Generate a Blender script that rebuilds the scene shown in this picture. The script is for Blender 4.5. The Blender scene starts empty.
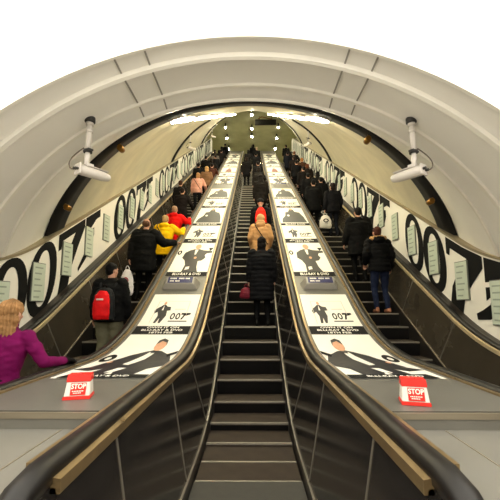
import bpy, bmesh, math, random
from mathutils import Vector, Matrix, noise, geometry
random.seed(7)
SC = bpy.context.scene
COL = SC.collection
PI = math.pi
TAN = 0.57735
EYE = 1.6

# ------------------------------------------------------------------ helpers
def lin(c):
    return tuple(((v / 255) / 12.92 if v / 255 <= .04045 else ((v / 255 + .055) / 1.055) ** 2.4) for v in c)

MATS = {}
def mat(name, rgb, rough=.6, metal=0, var=0, scale=6, bump=0, bscale=40, emit=0, coat=0, spec=.5, kind='noise', stretch=None):
    if name in MATS: return MATS[name]
    m = bpy.data.materials.new(name); m.use_nodes = True
    nt = m.node_tree; n = nt.nodes; l = nt.links
    b = n['Principled BSDF']
    c = lin(rgb)
    b.inputs['Base Color'].default_value = (*c, 1)
    b.inputs['Roughness'].default_value = rough
    b.inputs['Metallic'].default_value = metal
    b.inputs['Specular IOR Level'].default_value = spec
    b.inputs['Coat Weight'].default_value = coat
    tc = n.new('ShaderNodeTexCoord'); mp = n.new('ShaderNodeMapping')
    l.new(tc.outputs['Object'], mp.inputs['Vector'])
    if stretch: mp.inputs['Scale'].default_value = stretch
    if var:
        t = n.new('ShaderNodeTexNoise'); t.inputs['Scale'].default_value = scale; t.inputs['Detail'].default_value = 6
        l.new(mp.outputs['Vector'], t.inputs['Vector'])
        r = n.new('ShaderNodeValToRGB')
        r.color_ramp.elements[0].position = .3; r.color_ramp.elements[1].position = .7
        r.color_ramp.elements[0].color = (*[v * (1 - var) for v in c], 1)
        r.color_ramp.elements[1].color = (*[min(1, v * (1 + var)) for v in c], 1)
        l.new(t.outputs['Fac'], r.inputs['Fac']); l.new(r.outputs['Color'], b.inputs['Base Color'])
        mr = n.new('ShaderNodeMapRange'); mr.inputs['To Min'].default_value = max(0, rough - .07); mr.inputs['To Max'].default_value = min(1, rough + .07)
        l.new(t.outputs['Fac'], mr.inputs['Value']); l.new(mr.outputs['Result'], b.inputs['Roughness'])
    if bump:
        if kind == 'wave':
            t2 = n.new('ShaderNodeTexWave'); t2.bands_direction = 'X'; t2.inputs['Scale'].default_value = bscale
        else:
            t2 = n.new('ShaderNodeTexNoise'); t2.inputs['Scale'].default_value = bscale; t2.inputs['Detail'].default_value = 4
        l.new(mp.outputs['Vector'], t2.inputs['Vector'])
        bp = n.new('ShaderNodeBump'); bp.inputs['Strength'].default_value = bump; bp.inputs['Distance'].default_value = .01
        l.new(t2.outputs[1 if kind == 'wave' else 0], bp.inputs['Height']); l.new(bp.outputs['Normal'], b.inputs['Normal'])
    if emit:
        b.inputs['Emission Color'].default_value = (*c, 1); b.inputs['Emission Strength'].default_value = emit
    MATS[name] = m
    return m

def obj(name, bm, mats, parent=None, smooth=False, tri=False):
    me = bpy.data.meshes.new(name)
    if isinstance(bm, bmesh.types.BMesh):
        bmesh.ops.recalc_face_normals(bm, faces=bm.faces)
        bm.to_mesh(me); bm.free()
    else:
        me = bm
    if not isinstance(mats, (list, tuple)): mats = [mats]
    if len(me.materials) == 0:
        for m in mats: me.materials.append(m)
    if smooth:
        for p in me.polygons: p.use_smooth = True
    o = bpy.data.objects.new(name, me); COL.objects.link(o)
    if parent: o.parent = parent
    return o

def tag(o, label=None, cat=None, group=None, kind=None):
    if label: o['label'] = label
    if cat: o['category'] = cat
    if group: o['group'] = group
    if kind: o['kind'] = kind
    return o

def thing(name, label, cat, loc=(0, 0, 0), rz=0, group=None):
    o = bpy.data.objects.new(name, None); COL.objects.link(o)
    o.empty_display_size = .1
    o.location = loc; o.rotation_euler = (0, 0, rz)
    return tag(o, label, cat, group)

def struct(name, bm, m, smooth=False):
    return tag(obj(name, bm, m, smooth=smooth), kind='structure')

def copy_tree(o, parent=None):
    c = o.copy(); COL.objects.link(c); c.parent = parent
    for ch in list(o.children): copy_tree(ch, c)
    return c

def box(bm, x0, x1, y0, y1, z0, z1, mi=0, bev=0):
    b2 = bmesh.new() if bev else bm
    vs = [b2.verts.new((x, y, z)) for x in (x0, x1) for y in (y0, y1) for z in (z0, z1)]
    fs = []
    for q in ((0, 1, 3, 2), (4, 6, 7, 5), (0, 4, 5, 1), (2, 3, 7, 6), (0, 2, 6, 4), (1, 5, 7, 3)):
        f = b2.faces.new([vs[i] for i in q]); f.material_index = mi; fs.append(f)
    if bev:
        bmesh.ops.recalc_face_normals(b2, faces=b2.faces)
        bmesh.ops.bevel(b2, geom=b2.edges[:], offset=bev, segments=2, profile=.5, affect='EDGES')
        for f in b2.faces: f.material_index = mi
        merge(bm, b2)
    return bm

def merge(bm, b2, M=None):
    mp = {}
    for v in b2.verts: mp[v] = bm.verts.new(M @ v.co if M else v.co)
    for f in b2.faces:
        try:
            nf = bm.faces.new([mp[v] for v in f.verts]); nf.material_index = f.material_index; nf.smooth = f.smooth
        except ValueError: pass
    b2.free()

def tube(bm, pts, rads, seg=10, mi=0, caps=True, smooth=True):
    if not isinstance(rads, (list, tuple)): rads = [rads] * len(pts)
    pts = [Vector(p) for p in pts]; rings = []
    up0 = Vector((0, 0, 1))
    for i, p in enumerate(pts):
        d = (pts[min(i + 1, len(pts) - 1)] - pts[max(i - 1, 0)]).normalized()
        u = up0 if abs(d.z) < .95 else Vector((1, 0, 0))
        a = d.cross(u).normalized(); b = d.cross(a).normalized()
        rings.append([bm.verts.new(p + rads[i] * (math.cos(2 * PI * k / seg) * a + math.sin(2 * PI * k / seg) * b)) for k in range(seg)])
    for r0, r1 in zip(rings, rings[1:]):
        # align ring starts
        for k in range(seg):
            f = bm.faces.new((r0[k], r0[(k + 1) % seg], r1[(k + 1) % seg], r1[k])); f.material_index = mi; f.smooth = smooth
    if caps:
        bm.faces.new(rings[0][::-1]).material_index = mi; bm.faces.new(rings[-1]).material_index = mi
    return bm

def ellipsoid(bm, c, r, seg=14, rings=9, M=None):
    b2 = bmesh.new()
    bmesh.ops.create_uvsphere(b2, u_segments=seg, v_segments=rings, radius=1)
    T = Matrix.Translation(Vector(c)) @ (M if M else Matrix()) @ Matrix.Diagonal((*r, 1))
    for f in b2.faces: f.smooth = True
    merge(bm, b2, T)

def lathe(bm, c, prof, seg=20, M=None, mi=0):
    # prof: list of (r, z)
    M = M or Matrix()
    rings = []
    for r, z in prof:
        rings.append([bm.verts.new(Vector(c) + (M @ Vector((r * math.cos(2 * PI * k / seg), r * math.sin(2 * PI * k / seg), z)))) for k in range(seg)])
    for a, b in zip(rings, rings[1:]):
        for k in range(seg):
            f = bm.faces.new((a[k], a[(k + 1) % seg], b[(k + 1) % seg], b[k])); f.material_index = mi; f.smooth = True
    bm.faces.new(rings[0][::-1]).material_index = mi; bm.faces.new(rings[-1]).material_index = mi

def ramp(y, w=.9):
    def soft(u):
        return 0 if u < -w else (u if u > w else (u + w) ** 2 / (4 * w))
    return soft(y - 4.62) - soft(y - 27.0)
def R(y, w=.9): return TAN * ramp(y, w)
def frange(a, b, st):
    n = max(1, int(round((b - a) / st))); return [a + (b - a) * i / n for i in range(n + 1)]
def slope_ys(y0, y1):
    ys = [y0]
    for a, b, st in ((3.5, 5.7, .12), (5.7, 25.9, 1.0), (25.9, 28.1, .2)):
        for y in frange(a, b, st):
            if y0 + .03 < y < y1 - .03 and y > ys[-1] + .03: ys.append(y)
    ys.append(y1); return ys

def sweep(bm, prof, ys, mi=0, closed=True, caps=True, w=.9, smooth=False):
    rings = [[bm.verts.new((x, y, z + R(y, w))) for x, z in prof] for y in ys]
    n = len(prof)
    for a, b in zip(rings, rings[1:]):
        for k in range(n if closed else n - 1):
            f = bm.faces.new((a[k], a[(k + 1) % n], b[(k + 1) % n], b[k])); f.material_index = mi; f.smooth = smooth
    if closed and caps:
        bm.faces.new(rings[0][::-1]).material_index = mi; bm.faces.new(rings[-1]).material_index = mi
    return bm

def grid_panel(bm, f, us, vs, mi=0):
    g = [[bm.verts.new(f(u, v)) for v in vs] for u in us]
    for i in range(len(us) - 1):
        for j in range(len(vs) - 1):
            q = bm.faces.new((g[i][j], g[i + 1][j], g[i + 1][j + 1], g[i][j + 1])); q.material_index = mi

def text2d(s, size=1, bold=0):
    cu = bpy.data.curves.new('t', 'FONT'); cu.body = s; cu.size = size; cu.align_x = 'CENTER'; cu.align_y = 'CENTER'; cu.offset = bold
    cu.resolution_u = 3
    o = bpy.data.objects.new('t', cu); COL.objects.link(o)
    dg = bpy.context.evaluated_depsgraph_get()
    me = bpy.data.meshes.new_from_object(o.evaluated_get(dg))
    bpy.data.objects.remove(o)
    vs = [(v.co.x, v.co.y) for v in me.vertices]; fs = [tuple(p.vertices) for p in me.polygons]
    bpy.data.meshes.remove(me); bpy.data.curves.remove(cu)
    return vs, fs

def add2d(bm, vs, fs, f, mi=0, maxlen=None):
    b2 = bmesh.new()
    V = [b2.verts.new((x, y, 0)) for x, y in vs]
    for q in fs:
        try: b2.faces.new([V[i] for i in q])
        except ValueError: pass
    if maxlen:
        bmesh.ops.triangulate(b2, faces=b2.faces[:])
        for _ in range(3):
            le = [e for e in b2.edges if e.calc_length() > maxlen]
            if not le: break
            bmesh.ops.subdivide_edges(b2, edges=le, cuts=1)
            bmesh.ops.triangulate(b2, faces=b2.faces[:])
    mp = {}
    for v in b2.verts: mp[v] = bm.verts.new(f(v.co.x, v.co.y))
    for q in b2.faces:
        bm.faces.new([mp[v] for v in q.verts]).material_index = mi
    b2.free()

def poly(bm, pts, f, mi=0, maxlen=None):
    tris = geometry.tessellate_polygon([[Vector((x, y, 0)) for x, y in pts]])
    add2d(bm, pts, tris, f, mi, maxlen)

def ell(cx, cy, rx, ry, n=20):
    return [(cx + rx * math.cos(2 * PI * k / n), cy + ry * math.sin(2 * PI * k / n)) for k in range(n)]
def ringpoly(bm, cx, cy, rx, ry, ix, iy, f, mi=0, n=28, p=1):
    def sc(a): return (abs(math.cos(a)) ** p * (1 if math.cos(a) >= 0 else -1), abs(math.sin(a)) ** p * (1 if math.sin(a) >= 0 else -1))
    A = [sc(2 * PI * k / n) for k in range(n)]
    o_ = [bm.verts.new(f(cx + rx * a, cy + ry * b)) for a, b in A]
    i_ = [bm.verts.new(f(cx + ix * a, cy + iy * b)) for a, b in A]
    for k in range(n):
        bm.faces.new((o_[k], o_[(k + 1) % n], i_[(k + 1) % n], i_[k])).material_index = mi

# ------------------------------------------------------------------ materials
M_white = mat('vault_white_enamel', (240, 237, 230), .38, 0, .035, 1.2, .05, 3)
M_rib = mat('rib_cream_paint', (238, 234, 224), .4, 0, .04, 5)
M_seam = mat('panel_joint_grey', (150, 146, 138), .6)
M_beige = mat('tunnel_beige_paint', (226, 217, 188), .36, 0, .10, 1.6, .15, 5)
M_black = mat('black_rubber_joint', (14, 13, 12), .55, 0, .2, 8)
M_brass = mat('brass_lamp_body', (150, 108, 50), .35, .8, .2, 20)
M_deck = mat('deck_brushed_steel', (106, 104, 98), .42, .35, .06, 5, .03, 120)
M_deck2 = mat('deck_front_steel', (128, 126, 119), .42, .3, .05, 5)
M_trim = mat('bronze_trim', (158, 135, 98), .3, .75, .15, 10)
M_trim2 = mat('pale_gold_trim', (214, 194, 154), .38, .45, .1, 10)
M_rubber = mat('handrail_rubber', (15, 12, 11), .42, 0, .2, 6, spec=.35)
M_inner = mat('inner_panel_black', (52, 49, 47), .14, .5, .12, 3, .02, 60)
M_outer = mat('outer_panel_bronze', (78, 71, 60), .26, .4, .16, 2.2, .03, 50)
M_line = mat('panel_seam_line', (120, 114, 104), .4, .5)
M_skirt = mat('skirt_steel', (58, 54, 50), .35, .6, .1, 8)
M_edge = mat('skirt_edge_steel', (170, 160, 142), .35, .7)
M_step = mat('step_dark_grooved', (88, 78, 68), .5, .35, .25, 7, .6, 38, kind='wave')
M_riser = mat('step_riser_black', (16, 15, 15), .55, .2, .2, 9, .6, 38, kind='wave')
M_nose = mat('step_nosing_worn', (176, 170, 158), .4, .6, .1, 30)
M_banner = mat('banner_white', (236, 232, 222), .5, 0, .02, 2)
M_ink = mat('banner_black_ink', (8, 8, 9), .7, spec=.2)
M_paper = mat('poster_paper', (240, 237, 226), .4, 0, .015, 3)
M_pink = mat('poster_skin', (205, 152, 118), .5, 0, .1, 30)
M_navy = mat('poster_dark_suit', (17, 18, 28), .45, 0, .5, 14)
M_grey = mat('poster_grey_ink', (34, 34, 32), .45, 0, .3, 20)
M_plaq = mat('plaque_pale_green', (198, 208, 192), .35, 0, .05, 10)
M_plaqf = mat('plaque_frame_grey', (118, 122, 112), .4, .4)
M_plaqi = mat('plaque_print_grey', (150, 162, 148), .5)
M_bluesign = mat('sign_blue', (26, 28, 84), .35)
M_signbody = mat('sign_grey_body', (150, 147, 140), .4, .3)
M_red = mat('stop_red', (214, 34, 22), .35, 0, .05, 9)
M_stopw = mat('stop_white', (226, 220, 212), .4)
M_cam = mat('camera_white', (205, 198, 190), .4, 0, .04, 12)
M_camd = mat('camera_dark', (40, 38, 36), .5)
M_cable = mat('cable_grey', (96, 84, 74), .5)
M_floor = mat('landing_terrazzo', (196, 190, 178), .4, 0, .12, 60)
M_comb = mat('comb_plate_metal', (150, 148, 140), .35, .6, .08, 12, .8, 45, kind='wave')
M_hall = mat('upper_hall_green_grey', (176, 174, 130), .7, 0, .12, 1.5)
M_hallf = mat('upper_hall_floor', (90, 86, 76), .6, 0, .1, 3)
M_dark = mat('dark_fixture', (24, 24, 22), .5)
M_light = mat('fluorescent_glow', (255, 246, 214), .5, emit=42)
M_globe = mat('spot_glow', (255, 244, 205), .5, emit=110)
M_panel = mat('added_glow_cream', (255, 250, 238), .5, emit=2.6)  # ceiling over the landing, given an added glow
M_skin = mat('skin', (196, 146, 120), .5, 0, .06, 20)

# ------------------------------------------------------------------ rings and vaults
def ring(q, th, dr=0):
    y0, z0, Rr, tau = q
    Rr += dr
    return Vector((Rr * math.sin(th), y0 - Rr * math.cos(th) * math.sin(tau), EYE + z0 + Rr * math.cos(th) * math.cos(tau)))
def axis_q(s, Rr=3.8):     # ring perpendicular to the slope, s metres beyond the black joint
    return (6.78 + s * .866, -.318 + s * .5, Rr, PI / 6)
def vault(bm, qs, th=1.35, n=96, mi=0, thick=.12, dummy=0):
    ths = [-th + 2 * th * k / n for k in range(n + 1)]
    gi = [[bm.verts.new(ring(q, t)) for t in ths] for q in qs]
    go = [[bm.verts.new(ring(q, t, thick)) for t in ths] for q in qs]
    for g in (gi, go):
        for a, b in zip(g, g[1:]):
            for k in range(n):
                f = bm.faces.new((a[k], a[k + 1], b[k + 1], b[k])); f.material_index = mi; f.smooth = True
    for a, b in ((gi[0], go[0]), (gi[-1], go[-1])):
        for k in range(n): bm.faces.new((a[k], a[k + 1], b[k + 1], b[k])).material_index = mi
    for i in range(len(qs) - 1):
        for k in (0, n): bm.faces.new((gi[i][k], gi[i + 1][k], go[i + 1][k], go[i][k])).material_index = mi
def rib(bm, q0, q1, depth, th=1.3, n=96, mi=0, t0=None, t1=None):
    a0 = -th if t0 is None else t0; a1 = th if t1 is None else t1
    ths = [a0 + (a1 - a0) * k / n for k in range(n + 1)]
    rows = []
    for q, d in ((q0, .02), (q0, -depth), (q1, -depth), (q1, .02)):
        rows.append([bm.verts.new(ring(q, t, d)) for t in ths])
    for i in range(4):
        a, b = rows[i], rows[(i + 1) % 4]
        for k in range(n):
            f = bm.faces.new((a[k], a[k + 1], b[k + 1], b[k])); f.material_index = mi
    bm.faces.new([r[0] for r in rows]); bm.faces.new([r[-1] for r in rows][::-1])
def lerpq(a, b, t): return tuple(x + (y - x) * t for x, y in zip(a, b))

QN = axis_q(-.30, 3.84)
QC = (5.58, -1.0, 3.8, .5236)
QB = (4.80, -1.22, 3.8, .35)
QA = (3.80, -1.38, 3.83, .19)
QD = (3.02, -1.44, 3.9, .04)
bm = bmesh.new(); vault(bm, [QN, lerpq(QN, QC, .5), QC, lerpq(QC, QB, .5), QB, lerpq(QB, QA, .5), QA, lerpq(QA, QD, .5), QD])
struct('ceiling', bm, M_white, True)
# far tunnel lining
bm = bmesh.new(); vault(bm, [axis_q(s) for s in (0, 4, 8, 12, 16, 20.6)])
struct('ceiling_tunnel', bm, M_beige, True)
# black joints
bm = bmesh.new(); rib(bm, axis_q(-.22, 3.84), axis_q(.24, 3.8), .035, th=1.2, n=96)
struct('trim_1', bm, M_black, True)
for i, (s, w_) in enumerate(((9.2, .34), (18.4, .40))):
    bm = bmesh.new()
    rib(bm, axis_q(s), axis_q(s + w_), .05, t0=-1.2, t1=-.45)
    rib(bm, axis_q(s), axis_q(s + w_), .05, t0=.45, t1=1.2)
    struct('trim_%d' % (i + 2), bm, M_black, True)
# ribs in the near vault
n_tr = 4
for q, q2, w_, d in ((QC, QB, .06, .022), (QB, QA, .07, .028), (QA, QD, .10, .045), (QD, QA, .08, .05)):
    t = w_ / math.hypot(q[0] - q2[0], q[1] - q2[1])
    bm = bmesh.new(); rib(bm, q, lerpq(q, q2, t), d)
    if q is QA:
        for k in range(30):
            th = -1.15 + 2.3 * k / 29
            p = ring(lerpq(q, q2, -.06), th, -.006); nrm = (ring(q, th) - ring(q, th, -1)).normalized()
            Mx = Vector((0, 0, 1)).rotation_difference(-nrm).to_matrix()
            lathe(bm, p, [(.018, -.01), (.018, .008), (.009, .014)], 8, Mx, 1)
    struct('trim_%d' % n_tr, bm, [M_rib, M_seam], False); n_tr += 1
# long joints in the near vault
def strip_on_vault(qs, th, wth, dr=-.004):
    bm = bmesh.new()
    g = [[bm.verts.new(ring(q, th + a, d)) for a, d in ((-wth, .01), (-wth, dr), (wth, dr), (wth, .01))] for q in qs]
    for a, b in zip(g, g[1:]):
        for k in range(4): bm.faces.new((a[k], a[(k + 1) % 4], b[(k + 1) % 4], b[k]))
    bm.faces.new(g[0][::-1]); bm.faces.new(g[-1]); return bm
for th in (-.325, -.25, .245, .315):
    struct('trim_%d' % n_tr, strip_on_vault([lerpq(QC, QB, .1), QB, QA, QD], th, .0022), M_seam); n_tr += 1
# cream ceiling past the last rib, glow added to whiten the upper view
bm = bmesh.new(); vault(bm, [QD, (1.2, -1.44, 3.9, 0), (-1.5, -1.44, 3.9, 0)], th=.82, n=24, thick=.06)
lc = thing('added_glow_ceiling', 'cream panels with added glow, curving over the lower landing', 'ceiling light')
obj('glow_panel', bm, M_panel, lc, True)
bm = bmesh.new()
for q in ((1.2, -1.44, 3.9, 0), (-.2, -1.44, 3.9, 0)): rib(bm, q, (q[0] + .04,) + q[1:], .03, th=.82, n=24)
obj('panel_frame', bm, M_rib, lc)
bm = bmesh.new()
for sgn in (-1, 1):
    ths = [sgn * (.82 + (1.35 - .82) * k / 8) for k in range(9)]
    for dr in (0, .1):
        g = [[bm.verts.new(ring(q, t, dr)) for t in ths] for q in (QD, (1.2, -1.44, 3.9, 0), (-5, -1.44, 3.9, 0))]
        for a, b in zip(g, g[1:]):
            for k in range(8): bm.faces.new((a[k], a[k + 1], b[k + 1], b[k]))
struct('wall_landing', bm, M_white, True)
bm = bmesh.new(); box(bm, -4.2, 4.2, -5.1, -5, -.1, 3.2); struct('wall_back', bm, M_white)
bm = bmesh.new(); vault(bm, [(-1.5, -1.44, 3.9, 0), (-5, -1.44, 3.9, 0)], th=.82, n=24); struct('ceiling_landing', bm, M_white, True)
# floor
bm = bmesh.new(); box(bm, -4.2, 4.2, -5, 3.0, -.12, 0); struct('floor', bm, M_floor)

# ------------------------------------------------------------------ escalators
LANES = (-2.44, 0, 2.44)
STEP0 = 5.036 - 4 * .4
def step_mesh():
    bm = bmesh.new()
    box(bm, -.485, .485, 0, .405, -.03, 0, 0)
    # riser, gently bowed
    prof = [(0.0, -.002), (.006, -.08), (.014, -.16), (.03, -.24), (.05, -.24), (.05, -.002)]
    a = [bm.verts.new((-.485, y, z)) for y, z in prof]; b = [bm.verts.new((.485, y, z)) for y, z in prof]
    for k in range(6): bm.faces.new((a[k], a[(k + 1) % 6], b[(k + 1) % 6], b[k])).material_index = 1
    bm.faces.new(a).material_index = 1; bm.faces.new(b[::-1]).material_index = 1
    box(bm, -.485, .485, -.006, .022, -.016, .004, 2)
    me = bpy.data.meshes.new('step')
    bmesh.ops.recalc_face_normals(bm, faces=bm.faces); bm.to_mesh(me); bm.free()
    for m in (M_step, M_riser, M_nose): me.materials.append(m)
    return me
STEPM = step_mesh()
lane_names = {-2.44: 'left', 0: 'middle', 2.44: 'right'}
def seg_lines(bm, x0, z0, x1, z1, ys, w=.009, mi=0, d=.004):
    # thin seam strips running across the panel, square to the slope; panel from (x0,z0) to (x1,z1)
    nx = Vector((z1 - z0, x0 - x1)).normalized()
    if nx.x * (x0 if abs(x0) > 1e-6 else 1) > 0: pass
    for y in ys:
        hh = z1 - z0
        dy = -hh * .40 if R(y) > .05 and y < 27 else 0
        P = []
        for x, z, yy in ((x0, z0, y), (x1, z1, y + dy)):
            P.append((x, z, yy))
        vs = []
        for s_ in (-1, 1):
            for x, z, yy in P:
                for dd in (-1, 1):
                    y2 = yy + dd * w
                    vs.append(bm.verts.new((x + s_ * d, y2, z + R(y2))))
        for q in ((0, 1, 3, 2), (4, 6, 7, 5), (0, 4, 5, 1), (2, 3, 7, 6), (0, 2, 6, 4), (1, 5, 7, 3)):
            bm.faces.new([vs[i] for i in q]).material_index = mi

def handrail_bm(x0, x1, zt, yA=1.02, yB=28.6):
    bm = bmesh.new()
    xm = (x0 + x1) / 2; hw = (x1 - x0) / 2; th = .035
    def pr(t): return [(xm - hw, -th), (xm - hw, .004), (xm - hw * .72, .028), (xm, .036), (xm + hw * .72, .028), (xm + hw, .004), (xm + hw, -th)]
    prof = pr(0)
    # path in y,z with normals so that the rail rolls round the newel at the lower end
    path = []
    r = .33
    for k in range(9):
        a = -PI / 2 + (PI) * (1 - k / 8) - 0  # placeholder
    for k in range(10):
        a = -PI / 2 + PI * k / 9            # from underside to top
        path.append(((yA + r) - r * math.cos(a), zt - r + r * math.sin(a), (-math.cos(a), math.sin(a))))
    for y in slope_ys(yA + r + .1, yB):
        dz = (R(y + .02) - R(y - .02)) / .04; l = math.hypot(1, dz)
        path.append((y, zt + R(y), (-dz / l, 1 / l)))
    rings = []
    for y, z, (ny, nz) in path:
        rings.append([bm.verts.new((x, y + ny * o, z + nz * o)) for x, o in prof])
    n = len(prof)
    for a, b in zip(rings, rings[1:]):
        for k in range(n):
            f = bm.faces.new((a[k], a[(k + 1) % n], b[(k + 1) % n], b[k])); f.smooth = True
    bm.faces.new(rings[0][::-1]); bm.faces.new(rings[-1])
    return bm

RAILS = {}
for xc in LANES:
    nm = lane_names[xc]
    e = thing('escalator', {'left': 'left escalator of dark ridged steps, carrying people beyond the woman in purple',
                            'middle': 'middle escalator with empty dark steps at its foot, between the two poster decks',
                            'right': 'right escalator of black ridged steps beside the right wall'}[nm], 'escalator', (xc, 0, 0), 0, 'escalators side by side')
    for k in range(61):
        y = STEP0 + .4 * k
        if y > 27.9: break
        s = bpy.data.objects.new('step', STEPM); COL.objects.link(s); s.parent = e
        s.location = (0, y, R(y, .8) + .0)
    bm = bmesh.new()
    box(bm, -.49, .49, 2.7, STEP0 + .0, -.04, .006)
    obj('comb_plate', bm, M_comb, e)
    for sd in (-1, 1):
        outer = (xc != 0 and sd * xc > 0)
        xs = .5
        yA, yB = (1.35, 28.4)
        ys = slope_ys(yA, yB)
        bm = bmesh.new()
        sweep(bm, [(sd * xs, -.35), (sd * xs, .12), (sd * (xs + .03), .12), (sd * (xs + .03), -.35)], ys)
        sk = obj('skirt_panel', bm, M_skirt, e)
        bm = bmesh.new()
        sweep(bm, [(sd * xs - sd * .006, .115), (sd * xs - sd * .006, .135), (sd * (xs + .03), .135), (sd * (xs + .03), .115)], ys)
        obj('skirt_edge', bm, M_edge if outer else M_line, e)
        xt = .62 if outer else .66
        zt = .90 if outer else .95
        bm = bmesh.new()
        sweep(bm, [(sd * (xs + .01), .13), (sd * xt, zt), (sd * (xt + .04), zt), (sd * (xs + .05), .13)], ys)
        seg_lines(bm, sd * (xs + .008), .14, sd * (xt - .002), zt - .01, [1.9 + 1.25 * k for k in range(22)], mi=1)
        obj('balustrade_panel', bm, [M_outer if outer else M_inner, M_line], e)
        # trim, handrail
        r0 = xt + .012; r1 = r0 + (.10 if outer else .105)
        zr = zt + .05
        bm = bmesh.new()
        sweep(bm, [(sd * (xt - .016), zt - .02), (sd * (xt - .016), zt + .03), (sd * (xt + .02), zt + .036), (sd * (xt + .02), zt - .02)], ys)
        obj('rail_trim', bm, M_trim2 if outer else M_trim, e)
        a, b = sorted((sd * r0, sd * r1))
        obj('handrail', handrail_bm(a, b, zr), M_rubber, e)
        RAILS[(xc, sd)] = ((xc + sd * (r0 + r1) / 2), zr + .036)
        # newel end closing the panel below the rail
        bm = bmesh.new()
        pts = [(1.40 + .0, .0)] + [(1.36 - .26 * math.cos(-PI / 2 + PI * k / 8), zr - .33 + .29 * math.sin(-PI / 2 + PI * k / 8)) for k in range(9)]
        pts = [(1.45, zr - .66), *pts[1:], (1.45, zr - .04)]
        A_ = [bm.verts.new((sd * (r0 + .01), y, z)) for y, z in pts]; B_ = [bm.verts.new((sd * (r1 - .01), y, z)) for y, z in pts]
        for k in range(len(pts)): bm.faces.new((A_[k], A_[(k + 1) % len(pts)], B_[(k + 1) % len(pts)], B_[k]))
        bm.faces.new(A_); bm.faces.new(B_[::-1])
        obj('newel', bm, M_inner, e)

# decks between the escalators
DX0, DX1 = .785, 1.655
ZD = 1.0
for sd, nm in ((-1, 'left'), (1, 'right')):
    d = thing('escalator_deck', 'sloping grey steel deck %s of the middle escalator, covered with posters' % nm, 'deck', (0, 0, 0), 0, 'steel decks between escalators')
    a, b = sorted((sd * DX0, sd * DX1))
    ys = slope_ys(2.08, 28.4)
    bm = bmesh.new(); sweep(bm, [(a, ZD - .05), (a, ZD), (b, ZD), (b, ZD - .05)], ys)
    obj('deck_plate', bm, M_deck, d)
    for x in (a, b):
        bm = bmesh.new(); sweep(bm, [(x - .018, ZD - .02), (x - .018, ZD + .012), (x + .018, ZD + .012), (x + .018, ZD - .02)], slope_ys(1.4, 28.4))
        obj('edge_trim', bm, M_trim, d)
    bm = bmesh.new()
    box(bm, a, b, 1.15, 2.10, .30, ZD - .085, 0, .01)
    box(bm, a, b, 2.04, 2.10, .30, ZD - .02, 0)
    obj('end_box', bm, M_deck2, d)
    bm = bmesh.new()
    for x in (a + .30, b - .22): box(bm, x - .003, x + .003, 1.16, 2.03, ZD - .09, ZD - .082)
    box(bm, a, b, 2.035, 2.045, ZD - .03, ZD + .003)
    obj('seam', bm, M_edge, d)
    bm = bmesh.new()
    sweep(bm, [(a + .02, -.4), (a + .02, ZD - .05), (b - .02, ZD - .05), (b - .02, -.4)], slope_ys(2.1, 28.4))
    obj('core', bm, M_dark, d)

# ------------------------------------------------------------------ wall banners, ledges
BX0, BX1, BZ0, BZ1 = 3.285, 3.305, .88, 2.045
def bpt(sd, y, v, off=0):
    return Vector((sd * (BX0 + (BX1 - BX0) * v - off), y, BZ0 + (BZ1 - BZ0) * v + R(y)))
for sd, nm in ((-1, 'left'), (1, 'right')):
    ys = slope_ys(-1.0, 27.5)
    bm = bmesh.new()
    pr = [(sd * 3.155, .90), (sd * 3.155, .945), (sd * 3.30, .945), (sd * 3.30, .90)]
    sweep(bm, pr, slope_ys(1.4, 28.4)); struct('trim_%d' % n_tr, bm, mat('ledge_dark_bronze', (52, 46, 40), .4, .4)); n_tr += 1
    bm = bmesh.new()
    sweep(bm, [(sd * 3.14, -.4), (sd * 3.17, .90), (sd * 3.45, .90), (sd * 3.45, -.4)], ys)
    struct('wall_%s' % nm, bm, M_dark)
    bn = thing('wall_banner', 'long white banner printed with black 007 logos along the %s wall' % nm, 'banner', (0, 0, 0), 0, 'banners along the side walls')
    bm = bmesh.new()
    sweep(bm, [(sd * BX0, BZ0), (sd * BX1, BZ1), (sd * (BX1 + .05), BZ1), (sd * (BX0 + .05), BZ0)], ys)
    obj('banner_sheet', bm, M_banner, bn)
    bm = bmesh.new()
    sweep(bm, [(sd * (BX1 - .02), BZ1 - .01), (sd * (BX1 - .02), BZ1 + .03), (sd * (BX1 + .12), BZ1 + .03), (sd * (BX1 + .12), BZ1 - .01)], ys)
    obj('top_trim', bm, mat('banner_top_trim', (150, 138, 112), .4, .4), bn)
    bm = bmesh.new()
    sweep(bm, [(sd * (BX1 + .04), BZ1 - .6), (sd * (BX1 + .04), BZ1 + .02), (sd * (BX1 + .55), BZ1 + .02), (sd * (BX1 + .55), BZ1 - .6)], ys)
    struct('trim_%d' % n_tr, bm, M_white); n_tr += 1
    L = 2.95
    for k in range(-1, 6):
        if sd < 0:
            ya = 4.45 + 3.76 * k; f = lambda u, v, o=.006, ya=ya: bpt(-1, ya + u * L, v, o)
        else:
            ya = 7.32 + 3.76 * k; f = lambda u, v, o=.006, ya=ya: bpt(1, ya - u * L, v, o)
        if ya > 26 or ya < 1: continue
        bm = bmesh.new()
        ringpoly(bm, .120, .50, .125, .485, .060, .375, f, p=.92)
        ringpoly(bm, .368, .50, .125, .485, .060, .375, f, p=.92)
        # seven with the pistol-like flag
        poly(bm, [(.50, .72), (.50, .965), (.80, .965), (.80, .82), (.725, .58), (.65, .30), (.62, .02), (.515, .02), (.54, .30), (.60, .58), (.68, .835), (.54, .835), (.53, .72)], f, maxlen=.2)
        poly(bm, [(.81, .965), (1.02, .965), (1.02, .82), (.96, .82), (.90, .74), (.81, .66)], f, maxlen=.2)
        poly(bm, [(.81, .60), (.93, .70), (.935, .56), (.90, .40), (.83, .24), (.735, .13), (.73, .20), (.78, .30), (.835, .42), (.85, .53), (.81, .44)], f, maxlen=.2)
        obj('lettering', bm, M_ink, bn)

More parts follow.
